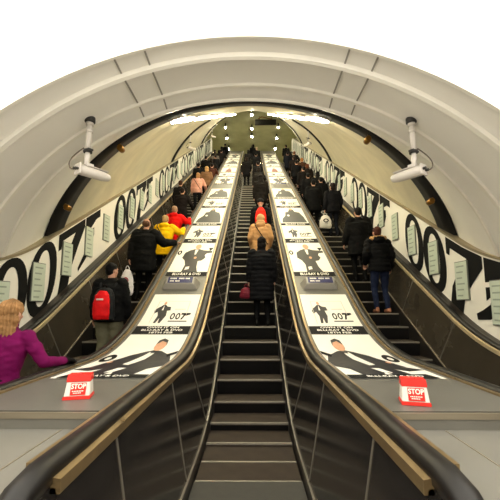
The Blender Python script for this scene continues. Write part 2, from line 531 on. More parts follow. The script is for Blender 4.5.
ORD = ['lowest', 'second', 'third', 'fourth', 'fifth', 'sixth', 'seventh', 'eighth', 'ninth', 'tenth', 'eleventh', 'twelfth', 'thirteenth', 'fourteenth', 'fifteenth', 'sixteenth', 'seventeenth', 'eighteenth', 'nineteenth', 'twentieth', 'twenty-first', 'twenty-second', 'twenty-third', 'twenty-fourth', 'twenty-fifth', 'twenty-sixth', 'twenty-seventh', 'twenty-eighth', 'twenty-ninth', 'thirtieth']
def plaque_proto():
    t = thing('wall_plaque', '', 'plaque')
    bm = bmesh.new(); box(bm, -.165, .165, -.012, .02, -.30, .30, 0, .004)
    obj('plaque_frame', bm, M_plaqf, t)
    bm = bmesh.new(); box(bm, -.152, .152, -.017, -.010, -.288, .288, 0)
    for k in range(6):
        z = .22 - k * .09
        box(bm, -.11, .09 - .03 * (k % 3), -.019, -.016, z - .012, z + .010, 1)
    obj('plaque_print', bm, [M_plaq, M_plaqi], t)
    return t
proto = None
ang = math.atan2(BX1 - BX0, BZ1 - BZ0)
for sd, nm in ((-1, 'left'), (1, 'right')):
    n0 = 0
    for k in range(28):
        y = (4.62 if sd < 0 else 4.66) + .79 * k
        if y > 26: break
        if proto is None: proto = plaque_proto(); t = proto
        else: t = copy_tree(proto)
        t.location = bpt(sd, y, .50, .01)
        # panel stands in the banner plane, facing the escalators
        t.rotation_euler = Matrix(((0, -1, 0), (1, 0, 0), (0, 0, 1))).to_euler() if sd > 0 else Matrix(((0, 1, 0), (-1, 0, 0), (0, 0, 1))).to_euler()
        e_ = t.rotation_euler.to_matrix()
        tilt = Matrix.Rotation(ang * sd * 1.0, 3, 'Y')
        t.rotation_euler = ((Matrix.Rotation(-PI / 2 if sd > 0 else PI / 2, 3, 'Z'))).to_euler()
        t.rotation_euler = (tilt @ t.rotation_euler.to_matrix()).to_euler()
        where = ORD[k] + (' of its row' if k == 0 else ' from the bottom')
        tag(t, 'pale green framed plaque on the %s banner, %s' % (nm, where), 'plaque', 'framed plaques along the %s wall' % nm)

# ------------------------------------------------------------------ posters on the decks
PX0, PX1 = .825, 1.59
def dmap(sd, y0, y1, lay):
    xa, xb = (PX0, PX1) if sd > 0 else (-PX1, -PX0)
    def f(u, v):
        y = y0 + (y1 - y0) * v
        return Vector((xa + (xb - xa) * u, y, ZD + .002 + .0016 * lay + R(y)))
    return f
def mir(pts, m): return [(1 - u, v) for u, v in pts] if m else pts
def strip_text(bm, lines, v0, v1, f, su, asp, mi):
    n = len(lines)
    for i, s in enumerate(lines):
        vs, fs = text2d(s, 1, .02)
        hh = (v1 - v0) / n
        cy = v1 - hh * (i + .5)
        wmax = max(abs(x) for x, _ in vs)
        sx = min(su / (2 * wmax), hh * .95 / asp)
        add2d(bm, [(.5 + x * sx, cy + y * hh * .95) for x, y in vs], fs, f, mi)
def logo007(bm, f, x, v, s, asp, mi):
    # small 007 with a flag, s = width in u
    h = s * .42 * asp
    w = s / 3.6
    for i in (0, 1): ringpoly(bm, x + w * (.5 + i * 1.05), v + h / 2, w * .45, h / 2, w * .2, h * .3, f, mi, 14)
    poly(bm, [(x + w * 2.1, v + h), (x + w * 3.9, v + h), (x + w * 3.9, v + h * .75), (x + w * 3.2, v + h * .6), (x + w * 2.9, v + h * .6), (x + w * 2.55, v), (x + w * 2.2, v), (x + w * 2.6, v + h * .72), (x + w * 2.1, v + h * .72)], f, mi)
def poster(sd, y0, y1, kind, label):
    t = thing('poster', label, 'poster', (0, 0, 0), 0, 'posters on the %s deck' % ('left' if sd < 0 else 'right'))
    asp = .765 / ((y1 - y0) * 1.12)     # u units per v unit
    f0, f1, f2, f3 = (dmap(sd, y0, y1, k) for k in range(4))
    m = sd > 0
    bm = bmesh.new(); nv = 16 if y0 < 5.5 else 2
    grid_panel(bm, f0, [0, 1], [i / nv for i in range(nv + 1)])
    sheet = obj('sheet', bm, M_paper, t)
    bs = 0.215 if kind == 'logo' else .11
    if kind != 'lean':
        bm = bmesh.new(); vv = [bs * i / 8 for i in range(9)]
        grid_panel(bm, f1, [.0, 1], vv); obj('text_band', bm, M_ink, t)
        bm = bmesh.new()
        if kind == 'logo': strip_text(bm, ['OWN IT ON', 'BLU-RAY & DVD', '18TH FEB'], .006, bs - .006, f2, .74, asp, 0)
        else: strip_text(bm, ['BLU-RAY & DVD'], .012, bs - .012, f2, .7, asp, 0)
        obj('band_lettering', bm, M_paper, t)
    if kind == 'logo':
        bm = bmesh.new()
        U = lambda pts: [(.16 + a * .32, .29 + b * .50) for a, b in pts]
        poly(bm, U([(.30, .80), (.42, .88), (.58, .88), (.72, .80), (.95, .78), (1.0, .62), (.80, .60), (.86, .36), (.70, 0), (.58, 0), (.54, .26), (.44, 0), (.30, 0), (.36, .36), (.24, .55), (.06, .46), (0, .60), (.12, .72)]), f1, 0)
        poly(bm, U([(.44, .62), (.55, .62), (.5, .86)]), f2, 1)
        poly(bm, U(ell(.51, .95, .09, .075, 12)), f2, 2)
        obj('figure', bm, [M_navy, M_paper, M_pink], t)
        bm = bmesh.new(); logo007(bm, f1, .52, .38, .36, 1.05, 0)
        poly(bm, [(.52, .325), (.88, .325), (.88, .35), (.52, .35)], f1, 0)
        obj('logo', bm, M_ink, t)
        bm = bmesh.new()
        for a, b, c, d_ in ((.18, .19, .28, .82), (.82, .83, .50, .82), (.18, .83, .815, .822), (.56, .78, .62, .635)): poly(bm, [(a, c), (b, c), (b, d_), (a, d_)], f1)
        obj('fine_print', bm, mat('poster_hairline', (196, 190, 176), .5), t)
    elif kind == 'lean':
        bm = bmesh.new()
        jac = [(.0, .20), (.14, .26), (.22, .46), (.34, .60), (.50, .68), (.62, .72), (.74, .70), (.93, .60), (1.0, .46), (1.0, .30), (.86, .22), (.80, .06), (.58, .05), (.52, .16), (.44, .05), (.24, .05), (.34, .22), (.22, .16), (.10, .18)]
        poly(bm, mir(jac, m), f1, 0, .12)
        poly(bm, mir([(.46, .34), (.55, .32), (.63, .50), (.67, .70), (.58, .67), (.50, .50)], m), f2, 1, .12)
        poly(bm, mir([(.44, .12), (.54, .14), (.60, .24), (.50, .24)], m), f2, 1, .12)
        poly(bm, mir([(.60, .64), (.69, .66), (.69, .70), (.60, .685)], m), f3, 0, .12)
        poly(bm, mir(ell(.655, .80, .085, .10, 18), m), f2, 2)
        poly(bm, mir([(.57, .82), (.58, .90), (.65, .93), (.73, .90), (.75, .80), (.72, .86), (.64, .885)], m), f3, 3)
        poly(bm, mir(ell(.24, .40, .035, .03, 10), m), f3, 2)
        obj('figure', bm, [M_navy, M_paper, M_pink, M_grey], t)
        bm = bmesh.new()
        ringpoly(bm, .10 if not m else .90, .52, .09, .10, .035, .04, f1)
        obj('logo', bm, M_ink, t)
        bm = bmesh.new(); poly(bm, mir([(.86, .62), (1.0, .70), (1.0, .64), (.90, .56)], m), f3); obj('printed_mark', bm, M_ink, t)
        bm = bmesh.new()
        poly(bm, mir([(.06, .0), (1.0, .0), (1.0, .075), (.12, .09)], m), f3, 0, .15)
        obj('text_band', bm, M_ink, t)
        bm = bmesh.new(); 
        f4 = dmap(sd, y0, y1, 4)
        strip_text(bm, ['BLU-RAY & DVD'], (.012), .066, f4, .6, asp, 0)
        obj('band_lettering', bm, M_paper, t)
    elif kind == 'man':
        bm = bmesh.new()
        P = [(.34, .11), (.36, .30), (.30, .42), (.20, .50), (.22, .66), (.34, .74), (.46, .78), (.60, .78), (.72, .74), (.98, .72), (.98, .655), (.84, .64), (.80, .58), (.84, .50), (.76, .42), (.66, .40), (.68, .24), (.74, .11)]
        poly(bm, P, f1, 0)
        poly(bm, [(.50, .60), (.54, .60), (.57, .76), (.48, .76)], f2, 1); poly(bm, [(.40, .16), (.50, .18), (.50, .25), (.41, .24)], f2, 1); poly(bm, ell(.56, .50, .04, .035, 10), f2, 2)
        poly(bm, ell(.54, .86, .085, .085, 16), f2, 2)
        obj('figure', bm, [M_grey, M_paper, M_pink], t)
        bm = bmesh.new(); ringpoly(bm, .07, .66, .06, .07, .025, .035, f2)
        obj('logo', bm, M_ink, t)
        bm = bmesh.new(); poly(bm, [(.86, .82), (.98, .82), (.98, .78), (.9, .72)], f1); obj('printed_mark', bm, M_ink, t)
    elif kind == 'crowd':
        bm = bmesh.new()
        P = [(.06, .14), (.10, .34), (.24, .52), (.28, .72), (.40, .74), (.46, .88), (.60, .90), (.66, .74), (.82, .70), (.92, .44), (.96, .14)]
        poly(bm, P, f1, 0)
        poly(bm, ell(.53, .90, .06, .06, 12), f2, 2); poly(bm, ell(.36, .52, .05, .05, 10), f2, 1)
        obj('figure', bm, [M_grey, M_paper, M_pink], t)
    elif kind == 'red':
        bm = bmesh.new()
        poly(bm, [(.30, .12), (.34, .55), (.48, .70), (.64, .60), (.72, .12)], f1, 0); poly(bm, ell(.50, .76, .09, .10, 12), f2, 1)
        obj('figure', bm, [mat('poster_russet', (128, 62, 34), .5, 0, .2, 10), M_pink], t)
    return t
for sd, nm in ((-1, 'left'), (1, 'right')):
    poster(sd, 2.92, 4.78, 'lean', 'white poster of a reclining figure in dark dinner suit, lowest on the %s deck' % nm)
    poster(sd, 4.79, 5.90, 'logo', 'nearest white poster with small dark figure, 007 logo and text band, %s deck' % nm)
    seqs = [(6.50, 8.05, 'man', 'poster of a suited man, just above the nearest blue sign on the %s deck'),
            (8.06, 9.22, 'logo', 'second small figure and 007 logo poster up the %s deck'),
            (9.23, 10.85, 'crowd', 'poster with a broad dark figure filling it, halfway up the %s deck'),
            (10.86, 11.95, 'logo', 'third small figure and 007 logo poster up the %s deck'),
            (11.96, 13.50, 'crowd', 'second poster with a broad dark figure on the %s deck'),
            (14.30, 15.90, 'man', 'small distant poster of a dark suited man on the upper %s deck'),
            (15.91, 17.00, 'logo', 'fourth small figure and 007 logo poster up the %s deck'),
            (17.01, 18.60, 'red', 'distant poster with a reddish brown figure on the %s deck'),
            (18.61, 19.70, 'logo', 'fifth small figure and 007 logo poster up the %s deck'),
            (19.71, 21.30, 'crowd', 'third poster with a broad dark figure, far up the %s deck'),
            (21.31, 22.40, 'logo', 'second highest poster on the %s deck, with small logo'),
            (22.41, 24.60, 'man', 'topmost poster on the %s deck, dark figure on white')]
    for y0, y1, k, lb in seqs: poster(sd, y0, y1, k, lb % nm)

def blue_sign(sd, y, label):
    x = sd * 1.215
    sl = math.atan(TAN)
    t = thing('deck_sign', label, 'sign', (x, y, ZD + R(y)), 0, 'blue signs on the decks')
    t.rotation_euler = (sl, 0, 0)
    bm = bmesh.new()
    # low wedge with sloping ends
    P = [(-.30, -.11, 0), (.30, -.11, 0), (.34, .12, 0), (-.34, .12, 0), (-.24, -.07, .10), (.24, -.07, .10), (.24, .10, .15), (-.24, .10, .15)]
    vs = [bm.verts.new(p) for p in P]
    for q in ((0, 3, 2, 1), (4, 5, 6, 7), (0, 1, 5, 4), (1, 2, 6, 5), (2, 3, 7, 6), (3, 0, 4, 7)): bm.faces.new([vs[i] for i in q])
    bmesh.ops.recalc_face_normals(bm, faces=bm.faces)
    bmesh.ops.bevel(bm, geom=bm.edges[:], offset=.008, segments=2, affect='EDGES')
    obj('sign_body', bm, M_signbody, t)
    nrm = Matrix.Rotation(math.atan2(.05, .17), 4, 'X')
    def f(u, v, o=.001): return (u * .215, -.065 + .16 * v, .1015 + .05 * (.005 + .16 * v) / .17 + o)
    bm = bmesh.new(); poly(bm, [(-1, .05), (1, .05), (1, .95), (-1, .95)], lambda u, v: f(u, v, .003)); obj('sign_face', bm, M_bluesign, t)
    bm = bmesh.new()
    for v0, a, b in ((.60, -.82, -.2), (.60, -.12, .35), (.60, .42, .8), (.22, -.82, -.45), (.22, -.38, .05)):
        for k in range(int((b - a) / .09)):
            u = a + k * .09; poly(bm, [(u, v0), (u + .055, v0), (u + .055, v0 + .2), (u, v0 + .2)], lambda u, v: f(u, v, .006))
    obj('sign_lettering', bm, M_paper, t)
blue_sign(-1, 6.14, 'blue notice on low grey wedge, lying on the left deck above the nearest logo poster')
blue_sign(1, 6.14, 'blue notice on low grey wedge, lying on the right deck above the nearest logo poster')
blue_sign(1, 13.9, 'small distant blue notice farther up the right deck')

def stop_box(x, y, rz, label):
    t = thing('emergency_stop_box', label, 'stop box', (x, y, ZD), rz, 'red and white stop boxes'); t.scale = (.82,) * 3
    bm = bmesh.new()
    def wedge(z0, z1, mi, b=0, d0=0):
        # side profile leans back: front y at height z
        yf = lambda z: -.075 + z * .36
        wd = lambda z: .094 - z * .08
        P = [(-wd(z0) - b, yf(z0) - b, z0), (wd(z0) + b, yf(z0) - b, z0), (wd(z0) + b, .075 + b, z0), (-wd(z0) - b, .075 + b, z0),
             (-wd(z1) - b, yf(z1) - b, z1), (wd(z1) + b, yf(z1) - b, z1), (wd(z1) + b, .075 + b, z1), (-wd(z1) - b, .075 + b, z1)]
        b2 = bmesh.new(); vs = [b2.verts.new(p) for p in P]
        for q in ((0, 3, 2, 1), (4, 5, 6, 7), (0, 1, 5, 4), (1, 2, 6, 5), (2, 3, 7, 6), (3, 0, 4, 7)): b2.faces.new([vs[i] for i in q])
        bmesh.ops.recalc_face_normals(b2, faces=b2.faces)
        bmesh.ops.bevel(b2, geom=b2.edges[:], offset=.004, segments=2, affect='EDGES')
        merge(bm, b2)
    wedge(.022, .125, 0); obj('stop_body', bm, M_stopw, t)
    bm = bmesh.new(); wedge(0, .024, 0, .006); obj('stop_base', bm, M_red, t)
    bm = bmesh.new(); wedge(.122, .175, 0, .005); obj('stop_cap', bm, M_red, t)
    def f(u, v, o=0): return Vector((u, -.075 + v * .36 - .003 - o, v))
    bm = bmesh.new(); poly(bm, [(-.05, .032), (.062, .032), (.062, .116), (-.05, .116)], lambda u, v: f(u, v, .001)); p = obj('stop_panel', bm, M_red, t)
    bm = bmesh.new(); vs, fs = text2d('STOP', .048, .0016)
    add2d(bm, [(x_ * .92 + .006, y_ + .091) for x_, y_ in vs], fs, lambda u, v: f(u, v, .0035))
    for k, (a, b) in enumerate(((-.036, .05), (-.028, .04))):
        for j in range(int((b - a) / .012)): poly(bm, [(a + j * .012, .056 - k * .013), (a + j * .012 + .008, .056 - k * .013), (a + j * .012 + .008, .063 - k * .013), (a + j * .012, .063 - k * .013)], lambda u, v: f(u, v, .0035))
    obj('stop_lettering', bm, M_paper, t)
    bm = bmesh.new(); lathe(bm, (0, .02, .172), [(.02, 0), (.02, .006), (.012, .012)], 12); obj('cap_button', bm, M_red, t)
stop_box(-1.08, 2.36, .22, 'red and white STOP box on the left deck beside the purple coat sleeve')
stop_box(1.02, 2.24, -.24, 'red and white STOP box on the right deck below the lowest poster')

# ------------------------------------------------------------------ lamps
def batten():
    t = thing('ceiling_light', '', 'ceiling light')
    bm = bmesh.new(); box(bm, -.10, .10, -.75, .75, .0, .05, 0, .008); obj('lamp_housing', bm, M_cam, t)
    bm = bmesh.new(); box(bm, -.085, .085, -.72, .72, -.035, .0, 0, .012); obj('lamp_tube', bm, M_light, t)
    return t
bp_ = None
for sd, nm in ((-1, 'left'), (1, 'right')):
    for k in range(9):
        s = .75 + k * 2.25
        if bp_ is None: bp_ = batten(); t = bp_
        else: t = copy_tree(bp_)
        th = sd * .31
        t.location = ring(axis_q(s), th, -.055)
        t.rotation_euler = (Matrix.Rotation(PI / 6, 3, 'X') @ Matrix.Rotation(th, 3, 'Y')).to_euler()
        tag(t, 'bright tube light on the %s of the tunnel crown, %s' % (nm, 'lowest of its row' if k == 0 else ORD[k] + ' from the bottom'), 'ceiling light', 'tube lights along the crown')
sp = None; cnt = 0
rowname = {-2.2: 'left', 0: 'middle', 2.2: 'right'}
for x in (-2.2, 0, 2.2):
    for j, y in enumerate((27.3, 29.2, 31.4, 34.4) if x else (25.3, 27.5, 28.9, 31.5, 34.4)):
        if sp is None:
            sp = thing('spot_lamp', '', 'lamp'); t = sp
            bm = bmesh.new(); lathe(bm, (0, 0, 0), [(.05, .30), (.06, .05), (.13, -.02), (.13, -.05)], 14); obj('lamp_holder', bm, M_dark, t)
            bm = bmesh.new(); ellipsoid(bm, (0, 0, -.08), (.085, .085, .075), 14, 8); obj('bulb', bm, M_globe, t)
        else: t = copy_tree(sp)
        t.location = (x, y, 16.12)
        tag(t, 'round glowing lamp under the upper hall ceiling, %s row, %s' % (rowname[x], ['nearest', 'second from front', 'third from front', 'fourth from front', 'farthest back'][j]), 'lamp', 'round lamps of the upper hall')
# bulkhead spots on the black joint
bs_ = None
for th, lb in ((-.93, 'small brass spotlight on the black arch, low on the left side'), (-.56, 'small brass spotlight on the black arch, upper left'),
               (.50, 'small brass spotlight on the black arch, upper right'), (.90, 'small brass spotlight on the black arch, low on the right side')):
    if bs_ is None:
        bs_ = thing('brass_spotlight', '', 'spotlight'); t = bs_
        bm = bmesh.new(); lathe(bm, (0, 0, 0), [(.035, .02), (.035, -.03), (.02, -.04), (.02, -.07)], 12); obj('mount', bm, M_brass, t)
        bm = bmesh.new(); lathe(bm, (0, -.04, -.09), [(.03, -.05), (.045, -.04), (.05, .05), (.04, .06)], 14, Matrix.Rotation(PI / 2 - .2, 3, 'X')); obj('lamp_head', bm, M_brass, t)
    else: t = copy_tree(bs_)
    t.location = ring(axis_q(-.12), th, -.02)
    t.rotation_euler = (0, th, 0)
    tag(t, lb, 'spotlight', 'brass spotlights on the black arch')

# ------------------------------------------------------------------ cctv cameras
def cctv():
    t = thing('security_camera', '', 'security camera')
    bm = bmesh.new(); lathe(bm, (0, 0, 0), [(.055, .05), (.055, -.01), (.045, -.02)], 16); obj('ceiling_mount', bm, M_camd, t)
    bm = bmesh.new()
    lathe(bm, (0, 0, 0), [(.028, -.02), (.028, -.34)], 14)
    lathe(bm, (0, 0, 0), [(.036, -.10), (.036, -.13)], 14); lathe(bm, (0, 0, 0), [(.040, -.02), (.040, -.05)], 14)
    obj('pole', bm, M_cam, t)
    bm = bmesh.new(); box(bm, -.05, .06, -.03, .03, -.345, -.325, 0, .004); lathe(bm, (0, 0, 0), [(.045, -.36), (.045, -.33)], 14)
    obj('swivel_bracket', bm, M_camd, t)
    bm = bmesh.new()
    tube(bm, [(0, 0, -.36), (.0, 0, -.42), (-.01, .0, -.46), (0, .0, -.50)], [.024, .030, .024, .030], 12)
    box(bm, -.035, .035, -.02, .06, -.52, -.48, 0, .006)
    obj('swivel_joint', bm, M_cam, t)
    h = bpy.data.objects.new('camera_housing', None)
    # housing pointing along +Y (local), tilted later
    bm = bmesh.new()
    b2 = bmesh.new(); lathe(b2, (0, 0, 0), [(.048, -.12), (.055, -.11), (.054, .15), (.046, .20), (.038, .23), (.034, .235)], 20, Matrix.Rotation(-PI / 2, 3, 'X'))
    merge(bm, b2, Matrix.Translation((0, .03, -.57)) @ Matrix.Diagonal((1, 1, 1, 1)))
    ho = obj('camera_housing', bm, M_cam, t)
    bm = bmesh.new(); box(bm, -.060, .060, -.10, -.085, -.628, -.512, 0, .004); obj('rear_plate', bm, M_cam, ho)
    bm = bmesh.new()
    for x, z in ((-.022, -.565), (.024, -.575)): lathe(bm, (x, -.112, z), [(.014, -.02), (.014, .02)], 10, Matrix.Rotation(PI / 2, 3, 'X'))
    obj('cable_gland', bm, M_camd, ho)
    bm = bmesh.new(); box(bm, -.04, .04, .0, .24, -.515, -.506, 0, .003); obj('sun_shield', bm, M_cam, ho)
    bm = bmesh.new()
    pts = []
    for k in range(15):
        a = k / 14
        pts.append((-.03 - .19 * math.sin(PI * a) ** .7, -.03 - .09 * a, -.31 - .265 * a + .02 * math.sin(PI * a)))
    tube(bm, pts, .0065, 8); obj('cable', bm, M_cable, t)
    return t
def find_on_vault(px, py):
    # the vault point under a viewing direction, worked out once when laying out the fittings
    best = None
    for i in range(41):
        q = lerpq(QC, QB, i / 20) if i <= 20 else lerpq(QB, QA, (i - 20) / 20)
        for k in range(-130, 131):
            p = ring(q, k / 100); y, z = p.y, p.z - EYE
            Z = y * CP + z * SP; Y = -y * SP + z * CP
            e = (252.5 + 350 * (p.x - .04) / Z - px) ** 2 + (250 - 350 * Y / Z - py) ** 2
            if best is None or e < best[0]: best = (e, p)
    return best[1]
CP, SP = math.cos(math.radians(8.6)), math.sin(math.radians(8.6))
c1 = cctv(); c1.location = find_on_vault(90, 119) + Vector((0, 0, -.02)); c1.rotation_euler = (0, .0, -.62); c1.scale = (1, 1, 1)
tag(c1, 'white security camera hanging from the near vault at upper left', 'security camera', 'security cameras')
c2 = copy_tree(c1); c2.location = find_on_vault(410, 121) + Vector((0, 0, -.02)); c2.rotation_euler = (0, 0, .62)
for ch in c2.children:
    if ch.name.startswith('cable'): ch.scale = (-1, 1, 1)
tag(c2, 'white security camera hanging from the near vault at upper right', 'security camera')
for s, th, rz, lb in ((9.3, -.72, -.9, 'small distant security camera on the left of the tunnel'), (9.3, .66, .7, 'small distant security camera on the right of the tunnel'),
                      (18.3, -.75, -.9, 'farthest security camera, high on the left tunnel side')):
    c = copy_tree(c1); c.location = ring(axis_q(s), th, -.03); c.rotation_euler = (0, 0, rz); tag(c, lb, 'security camera')

# ------------------------------------------------------------------ upper hall
ZF = R(30)
bm = bmesh.new(); box(bm, -4.2, 4.2, 28.4, 38, ZF - .1, ZF); struct('floor_upper', bm, M_hallf)
bm = bmesh.new(); box(bm, -4.6, 4.6, 24.2, 38.2, 16.42, 16.55); struct('ceiling_upper', bm, M_hall)
bm = bmesh.new(); box(bm, -4.2, 4.2, 38, 38.1, ZF - .1, 16.5); struct('wall_far', bm, M_hall)
for sd, nm in ((-1, 'upper_left'), (1, 'upper_right')):
    bm = bmesh.new(); a, b = sorted((sd * 4.1, sd * 4.25)); box(bm, a, b, 26.5, 38, 10.5, 16.5); struct('wall_' + nm, bm, M_hall)
t = thing('hanging_sign', 'dark sign box hanging from the upper hall ceiling', 'sign', (1.1, 26.2, 15.90))
bm = bmesh.new(); box(bm, -.85, .85, -.08, .08, -.22, .22, 0, .02); obj('sign_box', bm, M_dark, t)
bm = bmesh.new(); 
for x in (-.5, .5): tube(bm, [(x, 0, .2), (x, 0, .53)], .02, 8)
obj('hanger', bm, M_dark, t)
bm = bmesh.new(); tube(bm, [(-.6, -.1, .24), (-.3, -.1, .42), (0, -.1, .34), (.3, -.1, .26), (.5, -.1, .24)], .04, 8); obj('conduit', bm, M_brass, t)

# ------------------------------------------------------------------ people
def remesh(bm, vox, smooth=4, name='m', noise_amp=0, nscale=6, noise_fn=None):
    me = bpy.data.meshes.new(name); bmesh.ops.recalc_face_normals(bm, faces=bm.faces); bm.to_mesh(me); bm.free()
    o = bpy.data.objects.new('tmp', me); COL.objects.link(o)
    r = o.modifiers.new('r', 'REMESH'); r.mode = 'VOXEL'; r.voxel_size = vox
    if smooth:
        s = o.modifiers.new('s', 'SMOOTH'); s.factor = .5; s.iterations = smooth
    dg = bpy.context.evaluated_depsgraph_get()
    out = bpy.data.meshes.new_from_object(o.evaluated_get(dg))
    bpy.data.objects.remove(o); bpy.data.meshes.remove(me)
    out.name = name
    if noise_amp:
        nn = [v.normal.copy() for v in out.vertices]
        for v, n in zip(out.vertices, nn):
            p = v.co * nscale; p.z *= 1.7
            v.co += n * noise_amp * (noise.noise(p) + .5 * noise.noise(p * 2.3))
    for p in out.polygons: p.use_smooth = True
    return out
def cap(bm, p0, r0, p1, r1, seg=12, flat=1):
    p0, p1 = Vector(p0), Vector(p1)
    d = p1 - p0; L = d.length
    prof = [(1e-3, -r0)] + [(r0 * math.cos(a), -r0 * math.sin(a)) for a in (1.1, .55)] + [(r0, 0), (r1, L)] + [(r1 * math.cos(a), L + r1 * math.sin(a)) for a in (.55, 1.1)] + [(1e-3, L + r1)]
    M = Vector((0, 0, 1)).rotation_difference(d.normalized() if L > 1e-6 else Vector((0, 0, 1))).to_matrix()
    lathe(bm, p0, prof, seg, M)
def loft(bm, secs, seg=20):
    rings = []
    for cx, cy, z, rx, ry in secs:
        rings.append([bm.verts.new((cx + rx * math.cos(2 * PI * k / seg), cy + ry * math.sin(2 * PI * k / seg), z)) for k in range(seg)])
    for a, b in zip(rings, rings[1:]):
        for k in range(seg): bm.faces.new((a[k], a[(k + 1) % seg], b[(k + 1) % seg], b[k]))
    bm.faces.new(rings[0][::-1]); bm.faces.new(rings[-1])
def ik(sh, tgt, a=.29, b=.27, pole=(0, -1, -.6)):
    sh, tgt = Vector(sh), Vector(tgt); d = tgt - sh; L = min(d.length, a + b - .004); dn = d.normalized(); tgt = sh + dn * L
    x = (a * a - b * b + L * L) / (2 * L); h = math.sqrt(max(a * a - x * x, 0))
    p = Vector(pole); p = (p - dn * p.dot(dn)).normalized()
    return sh + dn * x + p * h, tgt

class Fig: pass
def figure(hand_l, hand_r, foot_l=(-.10, 0, 0), foot_r=(.10, 0, 0), lean=(0, 0), turn=0, poleL=(-.5, -1, -.5), poleR=(.5, -1, -.5), curl=.5):
    g = Fig(); lx, ly = lean
    g.sp = Vector((lx, ly, 1.0)); k = 1
    g.hip = [Vector((-.095, .0, .90)), Vector((.095, .0, .90))]
    g.foot = [Vector(foot_l), Vector(foot_r)]
    g.knee = []
    for i in (0, 1):
        an = g.foot[i] + Vector((0, -.03, .085))
        kn, _ = ik(g.hip[i], an, .42, .42, (0, 1, 0)); g.knee.append(kn)
    g.ank = [f + Vector((0, -.03, .085)) for f in g.foot]
    g.chest = Vector((lx * .6, ly * .6, 1.28)); g.neck = Vector((lx, ly, 1.48))
    g.sh = [Vector((lx - .18, ly, 1.42)), Vector((lx + .18, ly, 1.42))]
    g.hand = []; g.elb = []
    for i, (t, p) in enumerate(((hand_l, poleL), (hand_r, poleR))):
        e, h = ik(g.sh[i], t, .285, .265, p); g.elb.append(e); g.hand.append(h)
    g.head = Vector((lx * 1.1, ly * 1.1 + .015, 1.635)); g.turn = turn; g.curl = curl
    return g
def head_part(bm, g):
    T = Matrix.Rotation(g.turn, 4, 'Z'); c = g.head
    def e(o, r): ellipsoid(bm, c + (T @ Vector(o)), r, 18, 12, T)
    e((0, -.012, .025), (.076, .094, .092)); e((0, .02, -.045), (.056, .066, .066)); e((0, .055, -.085), (.028, .03, .024))
    e((0, .088, -.018), (.012, .02, .022)); e((0, .08, .005), (.008, .014, .026))
    e((0, .072, .03), (.05, .016, .011)); e((-.029, .078, -.062), (.002, .002, .002)); e((0, .076, -.056), (.024, .012, .007)); e((0, .073, -.068), (.02, .012, .006))
    for s in (-1, 1):
        e((s * .03, .072, .012), (.013, .010, .009)); e((s * .077, -.005, -.01), (.012, .019, .032)); e((s * .044, .05, -.03), (.022, .022, .02))
def hand_part(bm, el, h, side, curl):
    d = (h - el).normalized()
    # palm plane: across vector
    up = Vector((0, 0, 1)); ac = d.cross(up)
    if ac.length < .3: ac = Vector((0, 1, 0)) - d * d.y
    ac.normalize(); nr = ac.cross(d).normalized()
    if nr.z > 0: nr = -nr
    if abs(d.z) > .8:  # hanging hand: palm faces the thigh
        ac = (Vector((0, 1, 0)) - d * d.y).normalized(); nr = Vector((-side, 0, 0))
    w = h
    cap(bm, el, .036, w, .025)
    for k in range(4):
        o = ac * (-.027 + .018 * k)
        cap(bm, w + o * .6, .015, w + d * .075 + o, .0115, 8)
    for k, L in enumerate((.058, .070, .066, .05)):
        o = ac * (-.030 + .020 * k); b = w + d * .08 + o
        p1 = b + (d * math.cos(curl) + nr * math.sin(curl)) * L * .55
        p2 = p1 + (d * math.cos(curl * 2.2) + nr * math.sin(curl * 2.2)) * L * .5
        cap(bm, b - d * .01, .0095, p1, .0088, 8); cap(bm, p1, .0088, p2, .0075, 8)
    sgn = 1 if (ac.y * 1 + ac.x * -side) > 0 else -1
    tb = w + ac * sgn * .022 + d * .02; t1 = tb + ac * sgn * .028 + d * .03 + nr * .012; t2 = t1 + d * .03 + nr * .015
    cap(bm, tb, .013, t1, .0105, 8); cap(bm, t1, .0105, t2, .009, 8)
def body_mesh(g, vox):
    bm = bmesh.new()
    lx, ly = g.neck.x, g.neck.y
    loft(bm, [(0, 0, .84, .12, .09), (0, 0, .92, .16, .11), (lx * .2, ly * .2, 1.05, .135, .095), (lx * .5, ly * .5, 1.2, .15, .105), (lx * .8, ly * .8, 1.34, .17, .11), (lx, ly, 1.43, .14, .085), (lx, ly, 1.48, .06, .06)])
    cap(bm, g.neck - Vector((0, 0, .06)), .056, g.head - Vector((0, .02, .05)), .05)
    for i in (0, 1):
        cap(bm, g.hip[i], .082, g.knee[i], .052); cap(bm, g.knee[i], .05, g.ank[i] + Vector((0, 0, .02)), .034)
        f = g.foot[i]; cap(bm, g.ank[i] - Vector((0, .02, .04)), .034, f + Vector((0, .13, .03)), .026)
        cap(bm, g.sh[i], .052, g.elb[i], .038); hand_part(bm, g.elb[i], g.hand[i], -1 if i == 0 else 1, g.curl)
    head_part(bm, g)
    return remesh(bm, vox, 2, 'person')
